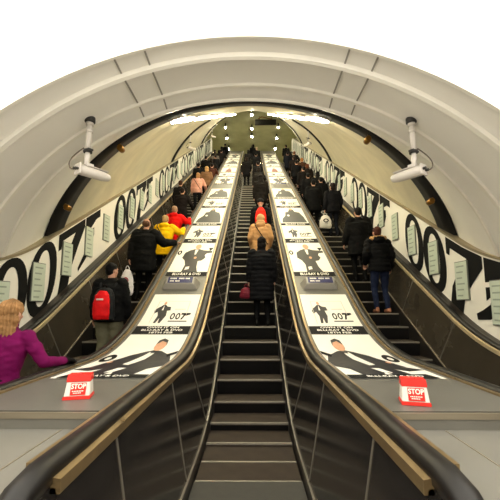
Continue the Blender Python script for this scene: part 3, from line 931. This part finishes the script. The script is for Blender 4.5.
def coat_mesh(g, vox, hem=.80, puff=0, hood=False, flare=0, collar=.03, quilt=False, sleeve=1, wrink=.012):
    bm = bmesh.new(); lx, ly = g.neck.x, g.neck.y; p = puff
    hx = .195 + p + flare; hy = .135 + p + flare
    loft(bm, [(0, 0, hem, hx, hy), (0, 0, max(hem + .05, .80) if hem < .75 else hem + .03, .19 + p + flare * .5, .135 + p), (0, 0, .93, .185 + p, .135 + p), (lx * .3, ly * .3, 1.06, .165 + p, .125 + p), (lx * .6, ly * .6, 1.22, .185 + p, .14 + p),
              (lx * .9, ly * .9, 1.35, .205 + p, .135 + p), (lx, ly, 1.43, .18 + p * .6, .11), (lx, ly, 1.49, .085, .08), (lx, ly + .0, 1.49 + collar, .078, .078)], 28)
    for i in (0, 1):
        cap(bm, g.sh[i], .074 + p * .6, g.elb[i], .058 + p * .5, 14)
        w = g.elb[i].lerp(g.hand[i], .93 * sleeve); cap(bm, g.elb[i], .058 + p * .5, w, .042 + p * .35, 14)
    if hood:
        ellipsoid(bm, (lx, ly - .11, 1.47), (.125, .075, .07)); ellipsoid(bm, (lx, ly - .05, 1.50), (.12, .10, .045))
    m = remesh(bm, vox, 5, 'coat', wrink, 7)
    if quilt:
        m.update()
        nn = [v.normal.copy() for v in m.vertices]
        for v, n in zip(m.vertices, nn): v.co += n * (.010 * abs(math.sin(v.co.z * 38)) - .004)
    return m
def hood_up_mesh(g, vox):
    bm = bmesh.new(); c = g.head
    ellipsoid(bm, c + Vector((0, -.03, .015)), (.112, .118, .128), 18, 12); ellipsoid(bm, c + Vector((0, -.055, -.10)), (.125, .10, .09), 16, 10)
    return remesh(bm, vox, 3, 'hood', .008, 9)
def trousers_mesh(g, vox, fat=0):
    bm = bmesh.new()
    loft(bm, [(0, 0, .82, .15, .11), (0, 0, .90, .172, .12), (0, 0, 1.0, .16, .115), (0, 0, 1.06, .15, .11)])
    for i in (0, 1):
        cap(bm, g.hip[i] - Vector((0, 0, .02)), .098 + fat, g.knee[i], .068 + fat, 14); cap(bm, g.knee[i], .066 + fat, g.ank[i] + Vector((0, 0, .01)), .052 + fat, 14)
    return remesh(bm, vox, 4, 'trousers', .010, 9)
def shoe_mesh(g, i):
    bm = bmesh.new(); f = g.foot[i]
    cap(bm, f + Vector((0, -.065, .045)), .042, f + Vector((0, .13, .036)), .036, 14); cap(bm, f + Vector((0, -.05, .05)), .042, g.ank[i] + Vector((0, 0, .02)), .046, 14)
    m = remesh(bm, .010, 3, 'shoe')
    for v in m.vertices:
        if v.co.z < f.z + .004: v.co.z = f.z + .004
    return m
def hair_mesh(g, kind, vox=.010):
    bm = bmesh.new(); c = g.head; T = Matrix.Rotation(g.turn, 4, 'Z')
    def e(o, r): ellipsoid(bm, c + (T @ Vector(o)), r, 20, 14, T)
    amp, sc = .006, 22
    if kind == 'short':
        e((0, -.022, .042), (.083, .097, .090)); e((0, -.05, -.01), (.074, .062, .075))
    elif kind == 'bob':
        e((0, -.024, .040), (.09, .102, .096)); e((0, -.045, -.05), (.092, .072, .10)); amp = .008
    elif kind == 'long':
        e((0, -.024, .040), (.094, .106, .099)); e((0, -.05, -.06), (.098, .075, .11)); e((0, -.075, -.18), (.105, .055, .13)); e((.0, -.08, -.30), (.085, .05, .14)); e((.03, -.07, -.40), (.05, .035, .10)); amp = .008
    elif kind == 'thin':
        e((0, -.045, .005), (.082, .075, .075))
    elif kind == 'bun':
        e((0, -.024, .040), (.086, .10, .093)); e((0, -.05, -.01), (.074, .062, .075)); e((0, -.115, .05), (.035, .035, .035))
    m = remesh(bm, vox, 2, 'hair', amp, sc)
    if kind == 'long':
        m.update(); nn = [v.normal.copy() for v in m.vertices]
        for v, n in zip(m.vertices, nn):
            a = math.atan2(v.co.x - c.x, -(v.co.y - c.y))
            v.co += n * .006 * math.sin(a * 24 + 3 * noise.noise(v.co * 5))
    return m

def cloth(name, rgb, rough=.8, var=.18, sheen=0):
    if max(rgb) < 60: rgb = tuple(v * .55 for v in rgb)
    return mat(name, rgb, rough, 0, var, 9, .25, 160, spec=.12)
CACHE = {}
def cached(key, fn):
    if key not in CACHE: CACHE[key] = fn()
    m = CACHE[key]; return m
def place_child(name, me, m, parent, lab=None):
    o = bpy.data.objects.new(name, me); COL.objects.link(o); o.parent = parent
    if len(me.materials) == 0: me.materials.append(None)
    o.material_slots[0].link = 'OBJECT'; o.material_slots[0].material = m
    if lab: o['label'] = lab
    return o
def person(label, x, y, H, pose, top, legs, hair, hair_rgb, opt=None, near=False, rz=0, shoes=(22, 20, 20), key=None):
    opt = dict(opt or {}); s = H / 1.755
    # stand on the step whose tread holds y
    k = math.floor((y - STEP0) / .4); ny = STEP0 + k * .4; y = ny + .19 if y > 3.6 else y
    z = R(ny, .8) + .004
    if y > 27.8: z = ZF
    if ny < STEP0: z = .006
    g = pose(x, y, z, s, rz)
    vb, vc = (.0075, .011) if near else (.012, .016)
    kk = key
    body = cached(('b', kk), lambda: body_mesh(g, vb))
    p = bpy.data.objects.new('person', body); COL.objects.link(p)
    if len(body.materials) == 0: body.materials.append(None)
    p.material_slots[0].link = 'OBJECT'; p.material_slots[0].material = opt.get('skin', M_skin)
    p.location = (x, y, z); p.rotation_euler = (0, 0, rz); p.scale = (s, s, s)
    tag(p, label, 'person')
    cm = {a: opt[a] for a in ('hem', 'puff', 'hood', 'flare', 'collar', 'quilt') if a in opt}
    ck = tuple(sorted(cm.items()))
    ct = place_child('coat', cached(('c', kk, ck), lambda: coat_mesh(g, vc, **cm)), cloth('cloth_%d_%d_%d' % top, top), p)
    place_child('trousers', cached(('t', kk), lambda: trousers_mesh(g, .014, opt.get('fat', 0) if near else 0)), cloth('cloth_%d_%d_%d' % legs, legs), p)
    for i in (0, 1): place_child('shoe', cached(('s', kk, i), lambda: shoe_mesh(g, i)), cloth('shoe_%d_%d_%d' % shoes, shoes, .5), p)
    if hair:
        place_child('hair', cached(('h', kk, hair), lambda: hair_mesh(g, hair, .007 if near else .011)), cloth('hair_%d_%d_%d' % hair_rgb, hair_rgb, .55, .35), p)
    if opt.get('hood_up'):
        place_child('hood', cached(('hu', kk), lambda: hood_up_mesh(g, .011)), cloth('cloth_%d_%d_%d' % opt['hood_up'], opt['hood_up']), p)
    if opt.get('fur'):
        bm = bmesh.new(); c = g.neck
        pts = [(c.x + .135 * math.sin(a), c.y - .065 + -.075 * math.cos(a) + .03, 1.50 + .01 * math.cos(a)) for a in [(-2.2 + 4.4 * k / 16) for k in range(17)]]
        tube(bm, pts, [.02] + [.042] * 15 + [.02], 12)
        m = remesh(bm, .009, 1, 'fur_trim', .02, 30); place_child('fur_trim', m, cloth('fur_%d_%d_%d' % opt['fur'], opt['fur']), p)
    if opt.get('cap'):
        bm = bmesh.new(); c = g.head; ellipsoid(bm, c + Vector((0, -.02, .055)), (.096, .108, .088)); 
        place_child('hat', remesh(bm, .012, 2, 'hat', .004, 20), cloth('cloth_%d_%d_%d' % opt['cap'], opt['cap']), p)
    if opt.get('strap'):
        bm = bmesh.new(); pts = []
        for k in range(13):
            a = k / 12
            pts.append((-.15 + .32 * a, -.155 - .02 * math.sin(PI * a) - opt.get('puff', 0) , 1.44 - .50 * a))
        pts[0] = (-.15, -.05, 1.50); tube(bm, pts, .012, 8)
        place_child('bag_strap', obj_mesh(bm, 'bag_strap'), cloth('strap_dark', (40, 30, 26)), p)
    if opt.get('scarf'):
        bm = bmesh.new(); c = g.neck
        tube(bm, [(c.x + .085 * math.cos(a), c.y + .085 * math.sin(a), 1.515) for a in [2 * PI * k / 16 for k in range(17)]], .035, 10)
        place_child('scarf', remesh(bm, .012, 2, 'scarf', .008, 15), cloth('cloth_%d_%d_%d' % opt['scarf'], opt['scarf']), p)
    p['_g'] = 0; del p['_g']
    return p, g, (x, y, z, s, rz)
def obj_mesh(bm, name):
    me = bpy.data.meshes.new(name); bmesh.ops.recalc_face_normals(bm, faces=bm.faces); bm.to_mesh(me); bm.free(); return me

def to_local(p, x, y, z, s, rz):
    return (Matrix.Rotation(-rz, 3, 'Z') @ (Vector(p) - Vector((x, y, z)))) / s
def rail_pos(rail, yy):
    rx, zr = rail; return Vector((rx, yy, zr + R(yy)))
def P_down(x, y, z, s, rz): return figure((-.25, .03, .86), (.25, .03, .86), foot_l=(-.11, .02, 0), foot_r=(.11, -.02, 0))
def P_railr(rail, fwd=.32, other=(-.25, .03, .86), lean=(.02, .03), turn=0):
    def f(x, y, z, s, rz):
        t = to_local(rail_pos(rail, y + fwd) + Vector((0, -.06, .035)), x, y, z, s, rz)
        return figure(other, t, lean=lean, turn=turn, poleR=(.6, -.4, -1), curl=.35, foot_l=(-.11, .0, 0), foot_r=(.10, .03, 0))
    return f
def P_raill(rail, fwd=.3, other=(.25, .03, .86), lean=(-.02, .03), turn=0):
    def f(x, y, z, s, rz):
        t = to_local(rail_pos(rail, y + fwd) + Vector((0, -.06, .035)), x, y, z, s, rz)
        return figure(t, other, lean=lean, turn=turn, poleL=(-.6, -.4, -1), curl=.35)
    return f
def P_far(a):
    def f(x, y, z, s, rz):
        return [figure((-.25, .03, .86), (.25, .03, .86)),
                figure((-.24, .05, .88), (.36, .24, 1.02), lean=(.02, .03), poleR=(.6, -.4, -1)),
                figure((-.14, .26, 1.10), (.14, .26, 1.12), lean=(0, .02)),
                figure((-.27, .0, .84), (.20, .22, 1.0), turn=.4)][a]
    return f
RL = RAILS
# ---- left escalator
person('woman with long blonde hair, purple coat and black glove, hand on the left handrail', -2.12, 3.08, 1.61, P_railr(RL[(-2.44, 1)], .36, lean=(.03, .05), turn=-.15),
       (104, 10, 72), (24, 22, 26), 'long', (152, 114, 74), {'hem': .72, 'puff': .0, 'flare': .02, 'collar': .05}, True, key='blonde')
pb = person('dark haired man in a black jacket and khaki trousers, wearing the red backpack', -2.23, 5.55, 1.76, lambda x, y, z, s, rz: figure((-.27, .05, .86), (.27, .10, .88), turn=-.6),
            (22, 23, 24), (112, 110, 88), 'short', (18, 15, 14), {'hem': .83, 'puff': .05, 'fat': .035}, True, key='backpacker')
pk = person('man in a long black coat with brown hair, behind the person in yellow', -2.36, 7.75, 1.84, P_railr(RL[(-2.44, 1)], .25, other=(-.27, -.10, .80)),
            (20, 20, 21), (20, 20, 22), 'thin', (92, 62, 44), {'hem': .62, 'puff': .075}, True, key='blackcoat')
person('person in a bright yellow hooded coat with pale hair', -2.14, 8.45, 1.66, P_railr(RL[(-2.44, 1)], .35), (236, 186, 8), (30, 30, 34), 'short', (168, 140, 100), {'hem': .70, 'puff': .055, 'hood': True, 'strap': True}, True, key='yellow')
person('person in a bright red coat with grey hair', -2.10, 9.35, 1.66, P_railr(RL[(-2.44, 1)], .32), (206, 14, 10), (120, 14, 16), 'short', (150, 120, 96), {'hem': .60, 'puff': .05, 'hood': True}, False, key='red')
person('person in a dark brown coat just ahead of the red coat', -2.32, 11.2, 1.70, P_far(1), (38, 26, 24), (26, 22, 22), 'short', (52, 32, 24), {'hem': .7, 'puff': .02}, key='f1')
person('person in a dark jacket standing left behind the pale pink jacket', -2.62, 12.6, 1.68, P_far(0), (30, 24, 24), (22, 20, 22), 'short', (60, 34, 24), {'hem': .8, 'puff': .02}, key='f0')
person('person in a pale pink jacket with a dark strap across the back', -2.26, 14.0, 1.68, P_far(1), (214, 156, 138), (34, 34, 44), 'bob', (170, 126, 84), {'hem': .82, 'puff': .035, 'strap': True}, key='f1')
person('person with sandy hair and tan fur collar above the pink jacket', -2.05, 15.4, 1.74, P_far(3), (120, 88, 62), (30, 26, 26), 'bob', (186, 146, 96), {'hem': .8, 'puff': .03}, key='f3')
person('person in a dark rust coat against the left side deck', -1.98, 16.6, 1.70, P_far(1), (66, 34, 24), (26, 22, 22), 'short', (40, 28, 22), {'hem': .7, 'puff': .02}, key='f1')
FARL = [(-2.62, 16.4, (16, 15, 16), (18, 15, 14), 'person in black on the left escalator, left of the tan collar'), (-2.2, 18.2, (34, 28, 28), (44, 30, 22), 'person in a dark maroon jacket, midway up the left escalator'),
        (-2.6, 18.9, (20, 19, 22), (24, 18, 16), 'dark haired person in black near the left wall, far up the left escalator'), (-2.15, 19.8, (26, 25, 28), (30, 22, 18), 'person in charcoal, far up the left escalator beside the deck'),
        (-2.3, 21.0, (96, 88, 82), (58, 44, 34), 'person in a grey jacket far up the left escalator'), (-2.05, 22.2, (40, 34, 34), (28, 22, 20), 'person in dark brown near the top of the left escalator'),
        (-2.5, 22.6, (22, 22, 26), (20, 18, 18), 'person in black near the top of the left escalator, wall side'), (-2.2, 24.2, (28, 28, 34), (26, 20, 18), 'person in navy, second from the top on the left escalator'),
        (-2.1, 26.2, (18, 20, 24), (20, 18, 16), 'topmost dark figure on the left escalator')]
for i, (x, y, c, h, lb) in enumerate(FARL):
    a = i % 4; person(lb, x, y, 1.70 + .03 * (i % 3), P_far(a), c, (20, 20, 24), ('short', 'bob', 'short')[i % 3], h, {'hem': .8, 'puff': .02} if i % 2 else {'hem': .62, 'puff': .02}, key='f%d' % a)
# ---- middle escalator
pc = person('woman in a black knee length coat standing alone on the lower middle escalator', .22, 6.64, 1.72, lambda x, y, z, s, rz: figure((-.26, .04, .86), (.25, .03, .88), foot_l=(-.10, .0, 0), foot_r=(.11, .0, 0)),
            (25, 26, 32), (18, 18, 22), 'bob', (26, 18, 16), {'hem': .50, 'puff': .045, 'flare': .01, 'collar': .05, 'quilt': True}, True, key='blackwoman')
person('person in a beige quilted hooded coat with a dark diagonal strap', .24, 8.3, 1.66, lambda x, y, z, s, rz: figure((-.24, .14, .95), (.24, .14, .95)), (186, 142, 96), (34, 26, 24), None, (0, 0, 0),
       {'hem': .66, 'puff': .05, 'hood': True, 'hood_up': (182, 142, 100), 'strap': True}, True, key='beige')
pr_ = person('person in a dark cap wearing a red rucksack, ahead of the beige coat', .27, 9.5, 1.74, lambda x, y, z, s, rz: figure((-.25, .05, .88), (.27, .05, .88)), (26, 26, 30), (22, 22, 26), None, (0, 0, 0),
             {'hem': .76, 'puff': .04, 'cap': (46, 44, 48)}, False, key='capred')
person('person in a wide dark olive brown coat, midway up the middle escalator', .36, 12.9, 1.82, P_far(0), (40, 33, 28), (22, 20, 22), 'long', (30, 20, 18), {'hem': .7, 'puff': .045}, key='f0')
FARM = [(.30, 15.2, (48, 42, 38), (40, 26, 20), 'person in a taupe jacket on the middle escalator, ahead of the olive brown coat'), (.32, 16.9, (30, 28, 30), (34, 24, 20), 'person in charcoal, right side of the upper middle escalator'),
        (-.28, 18.4, (26, 22, 22), (52, 32, 22), 'brown haired person at the left rail of the upper middle escalator'), (.26, 20.3, (24, 24, 28), (24, 18, 16), 'person in navy near the top of the middle escalator'),
        (-.25, 22.0, (34, 30, 30), (30, 22, 18), 'dark clothed person near the top left of the middle escalator'), (.35, 23.6, (18, 18, 20), (150, 130, 104), 'fair haired person in black near the top of the middle escalator'),
        (.1, 25.8, (22, 22, 26), (20, 16, 16), 'topmost figure on the middle escalator')]
for i, (x, y, c, h, lb) in enumerate(FARM):
    a = (i * 3 + 1) % 4; person(lb, x, y, 1.72, P_far(a), c, (22, 20, 24), ('bob', 'short')[i % 2], h, {'hem': .8, 'puff': .02} if i % 2 else {'hem': .62, 'puff': .02}, key='f%d' % a)
# ---- right escalator
def P_jeans(x, y, z, s, rz):
    return figure((-.24, .16, 1.0), (.24, .05, .90), foot_l=(-.10, .02, 0), foot_r=(.12, -.0, 0), lean=(0, .04))
person('person in a black padded jacket with tan fur collar and blue jeans', 2.67, 7.05, 1.79, P_jeans, (20, 20, 23), (30, 38, 62), 'short', (66, 34, 24), {'hem': .82, 'puff': .035, 'hood': True, 'fur': (176, 136, 92), 'quilt': True}, True, shoes=(176, 120, 92), key='jeans')
person('man in a long black coat stepping ahead of the fur collared jacket', 2.64, 8.35, 1.84, (lambda x, y, z, s, rz: figure((-.34, .06, .86), (.22, .14, .95), foot_l=(-.12, .02, 0), foot_r=(.1, .0, 0))), (17, 17, 18), (18, 18, 20), 'short', (24, 18, 16), {'hem': .62, 'puff': .075}, True, key='rightcoat')
pw = person('dark haired person in a navy coat and jeans carrying the white bag', 2.70, 11.2, 1.84, lambda x, y, z, s, rz: figure((-.27, -.02, .86), (.24, .1, .92), turn=.5), (20, 20, 28), (34, 38, 52), 'bob', (44, 24, 20), {'hem': .78, 'puff': .03}, False, key='whitebag')
pd = person('person in a black coat holding a dark bag, beside the white bag carrier', 2.22, 12.0, 1.78, lambda x, y, z, s, rz: figure((-.2, .06, .88), (.26, .05, .86)), (15, 15, 17), (16, 16, 18), 'short', (20, 16, 15), {'hem': .60, 'puff': .06}, False, key='darkbag')
FARR = [(2.66, 13.0, (18, 18, 20), (16, 14, 14), 'person in black directly ahead of the dark bag'), (2.76, 13.9, (24, 22, 24), (20, 16, 16), 'dark haired person by the right wall above the white bag'),
        (2.30, 13.6, (20, 19, 22), (24, 18, 16), 'person in black by the deck, right escalator'), (2.36, 15.2, (34, 26, 24), (30, 22, 20), 'person in dark brown beside the deck, midway up the right escalator'),
        (2.68, 16.2, (44, 30, 24), (84, 46, 26), 'auburn haired person in a brown jacket on the right escalator'), (2.3, 17.2, (18, 18, 22), (24, 18, 18), 'person in black leaning by the deck, upper right escalator'),
        (2.72, 18.2, (72, 46, 30), (164, 112, 60), 'ginger haired person near the right wall, upper right escalator'), (2.4, 18.9, (40, 28, 26), (56, 34, 26), 'person in maroon on the upper right escalator'),
        (2.25, 20.8, (22, 26, 44), (26, 20, 20), 'person in a dark blue jacket near the top of the right escalator'), (2.7, 21.2, (26, 24, 26), (90, 54, 34), 'brown haired person near the top by the right wall'),
        (2.5, 23.0, (30, 28, 32), (22, 18, 18), 'person in charcoal, second from the top on the right escalator'), (2.6, 25.4, (20, 20, 24), (30, 22, 20), 'topmost figure on the right escalator')]
for i, (x, y, c, h, lb) in enumerate(FARR):
    a = (i * 3 + 2) % 4; person(lb, x, y, 1.72, P_far(a), c, (22, 20, 26), ('short', 'bob', 'short')[i % 3], h, {'hem': .8, 'puff': .02} if i % 2 else {'hem': .62, 'puff': .02}, key='f%d' % a)

# ---- things carried
def world_of(rec, p):
    x, y, z, s, rz = rec[2]; return Matrix.Rotation(rz, 3, 'Z') @ (Vector(p) * s) + Vector((x, y, z))
# gloves of the blonde woman
for ch in bpy.data.objects:
    if ch.name == 'person' and 'blonde' in ch.get('label', ''): bl = ch
g = P_railr(RL[(-2.44, 1)], .36, lean=(.03, .05), turn=-.15)(bl.location.x, bl.location.y, bl.location.z, bl.scale.x, 0)
bm = bmesh.new()
el, h = g.elb[1], g.hand[1]; d = (h - el).normalized()
cap(bm, h - d * .06, .036, h + d * .02, .036); ac = d.cross(Vector((0, 0, 1))).normalized()
for k in range(4):
    o = ac * (-.032 + .021 * k); cap(bm, h + o * .7, .021, h + d * .08 + o, .0175); cap(bm, h + d * .08 + o, .0165, h + d * (.118 + .008 * (k in (1, 2))) + o - Vector((0, 0, .022)), .014)
cap(bm, h - ac * .02, .018, h - ac * .05 + d * .05, .014)
place_child('glove', remesh(bm, .007, 2, 'glove'), cloth('glove_black', (14, 13, 15)), bl)
# red backpack
q = world_of(pb, (0, -.235, 1.10)); t = thing('backpack', 'red and grey backpack on the back of the man in khaki trousers', 'backpack', q)
t.scale = (1.02,) * 3
bm = bmesh.new(); loft(bm, [(0, .02, -.24, .13, .06), (0, 0, -.22, .165, .09), (0, 0, -.05, .17, .11), (0, .0, .12, .155, .10), (0, .02, .22, .11, .07), (0, .03, .25, .05, .04)], 24)
o = obj('pack_body', remesh(bm, .010, 3, 'pack_body', .006, 9), cloth('pack_grey', (52, 54, 58), .6), t)
bm = bmesh.new(); loft(bm, [(0, -.07, -.22, .11, .05), (0, -.085, -.16, .125, .06), (0, -.09, .0, .125, .06), (0, -.07, .13, .105, .06), (0, -.04, .20, .06, .045)], 24)
o = obj('front_pocket', remesh(bm, .010, 3, 'front_pocket', .006, 11), cloth('pack_red', (216, 22, 26), .55), t)
bm = bmesh.new(); box(bm, -.05, .05, -.158, -.148, .06, .085, 0, .003); obj('logo_patch', bm, cloth('pack_patch', (232, 200, 196)), o)
bm = bmesh.new(); tube(bm, [(-.03, .02, .24), (-.02, .0, .29), (.02, .0, .29), (.03, .02, .24)], .009, 8); obj('grab_handle', bm, cloth('strap_dark', (40, 30, 26)), t)
for s_ in (-1, 1):
    bm = bmesh.new(); tube(bm, [(s_ * .10, .07, .18), (s_ * .12, .13, .31), (s_ * .125, .24, .36), (s_ * .13, .36, .26), (s_ * .14, .395, .10), (s_ * .15, .30, -.08), (s_ * .13, .06, -.18)], .02, 8)
    obj('shoulder_strap', bm, cloth('pack_grey', (52, 54, 58)), t)
# small red rucksack
q = world_of(pr_, (0, -.26, 1.24)); t = thing('rucksack', 'small bright red rucksack on the back of the person in the dark cap', 'rucksack', q)
bm = bmesh.new(); loft(bm, [(0, 0, -.24, .16, .06), (0, 0, -.10, .16, .085), (0, 0, .08, .13, .08), (0, .02, .19, .06, .05)], 20); obj('pack_body', remesh(bm, .012, 3, 'pack_body', .006, 9), cloth('ruck_red', (238, 40, 24), .6), t)
for s_ in (-1, 1):
    bm = bmesh.new(); tube(bm, [(s_ * .09, .05, .14), (s_ * .11, .15, .26), (s_ * .12, .27, .27), (s_ * .13, .40, .12)], .016, 8); obj('shoulder_strap', bm, cloth('strap_dark', (40, 30, 26)), t)
# carrier bags
def carrier(rec, hand, label, w, h, rgb, logo, name='carrier_bag', drop=.05):
    q = world_of(rec, hand)
    t = thing(name, label, 'bag', q)
    bm = bmesh.new()
    loft(bm, [(0, 0, -drop - h, w * .42, .04), (0, 0, -drop - h * .9, w * .5, .07), (0, 0, -drop - h * .45, w * .48, .075), (0, 0, -drop - h * .15, w * .34, .05), (0, 0, -drop, w * .16, .02)], 22)
    bo = obj('bag_body', remesh(bm, .010, 2, 'bag_body', .012, 10), cloth('bag_%d' % rgb[0], rgb, .4, .06), t)
    bm = bmesh.new()
    for s_ in (-1, 1): tube(bm, [(s_ * w * .14, 0, -drop - .02), (s_ * w * .12, 0, -drop + .03), (s_ * .012, 0, .01), (0, 0, .012)], .009, 8)
    obj('bag_handle', bm, cloth('bag_%d' % rgb[0], rgb, .4, .06), t)
    if logo:
        bm = bmesh.new()
        def f(u, v): return Vector((u, -.088, v))
        ringpoly(bm, 0, -drop - h * .45, w * .22, h * .14, w * .13, h * .08, f)
        poly(bm, [(-w * .1, -drop - h * .66), (w * .14, -drop - h * .66), (w * .14, -drop - h * .62), (-w * .1, -drop - h * .62)], f)
        obj('bag_print', bm, logo, bo)
    return t
carrier(pk, (-.27, -.15, .71), 'white plastic carrier bag hanging beside the long black coat, left escalator', .30, .56, (244, 240, 242), mat('bag_print_red', (190, 90, 100), .5), drop=.06)
carrier(pw, (-.27, -.08, .74), 'white carrier bag with a round dark print, right escalator', .40, .44, (232, 228, 220), M_ink)
carrier(pd, (.30, .05, .78), 'black bag with a small pale emblem, held on the right escalator', .34, .34, (26, 25, 26), M_paper)
carrier(pc, (-.31, .02, .80), 'dark red handbag held by the woman in the black knee length coat', .26, .22, (112, 34, 48), None, 'handbag')

# ------------------------------------------------------------------ camera, light, world
w = bpy.data.worlds.new('World'); SC.world = w; w.use_nodes = True
w.node_tree.nodes['Background'].inputs[0].default_value = (*lin((200, 190, 170)), 1)
w.node_tree.nodes['Background'].inputs[1].default_value = .05
cam = bpy.data.cameras.new('Camera'); co = bpy.data.objects.new('Camera', cam); COL.objects.link(co)
cam.sensor_width = 36; cam.lens = 350 / 500 * 36; cam.clip_end = 200; cam.clip_start = .05
co.location = (.04, 0, EYE)
co.rotation_euler = (math.radians(98.6), 0, math.atan(2.5 / 350))
SC.camera = co
vs = SC.view_settings; vs.view_transform = 'Standard'; vs.look = 'None'; vs.exposure = .42; vs.gamma = 1; vs.use_curve_mapping = False
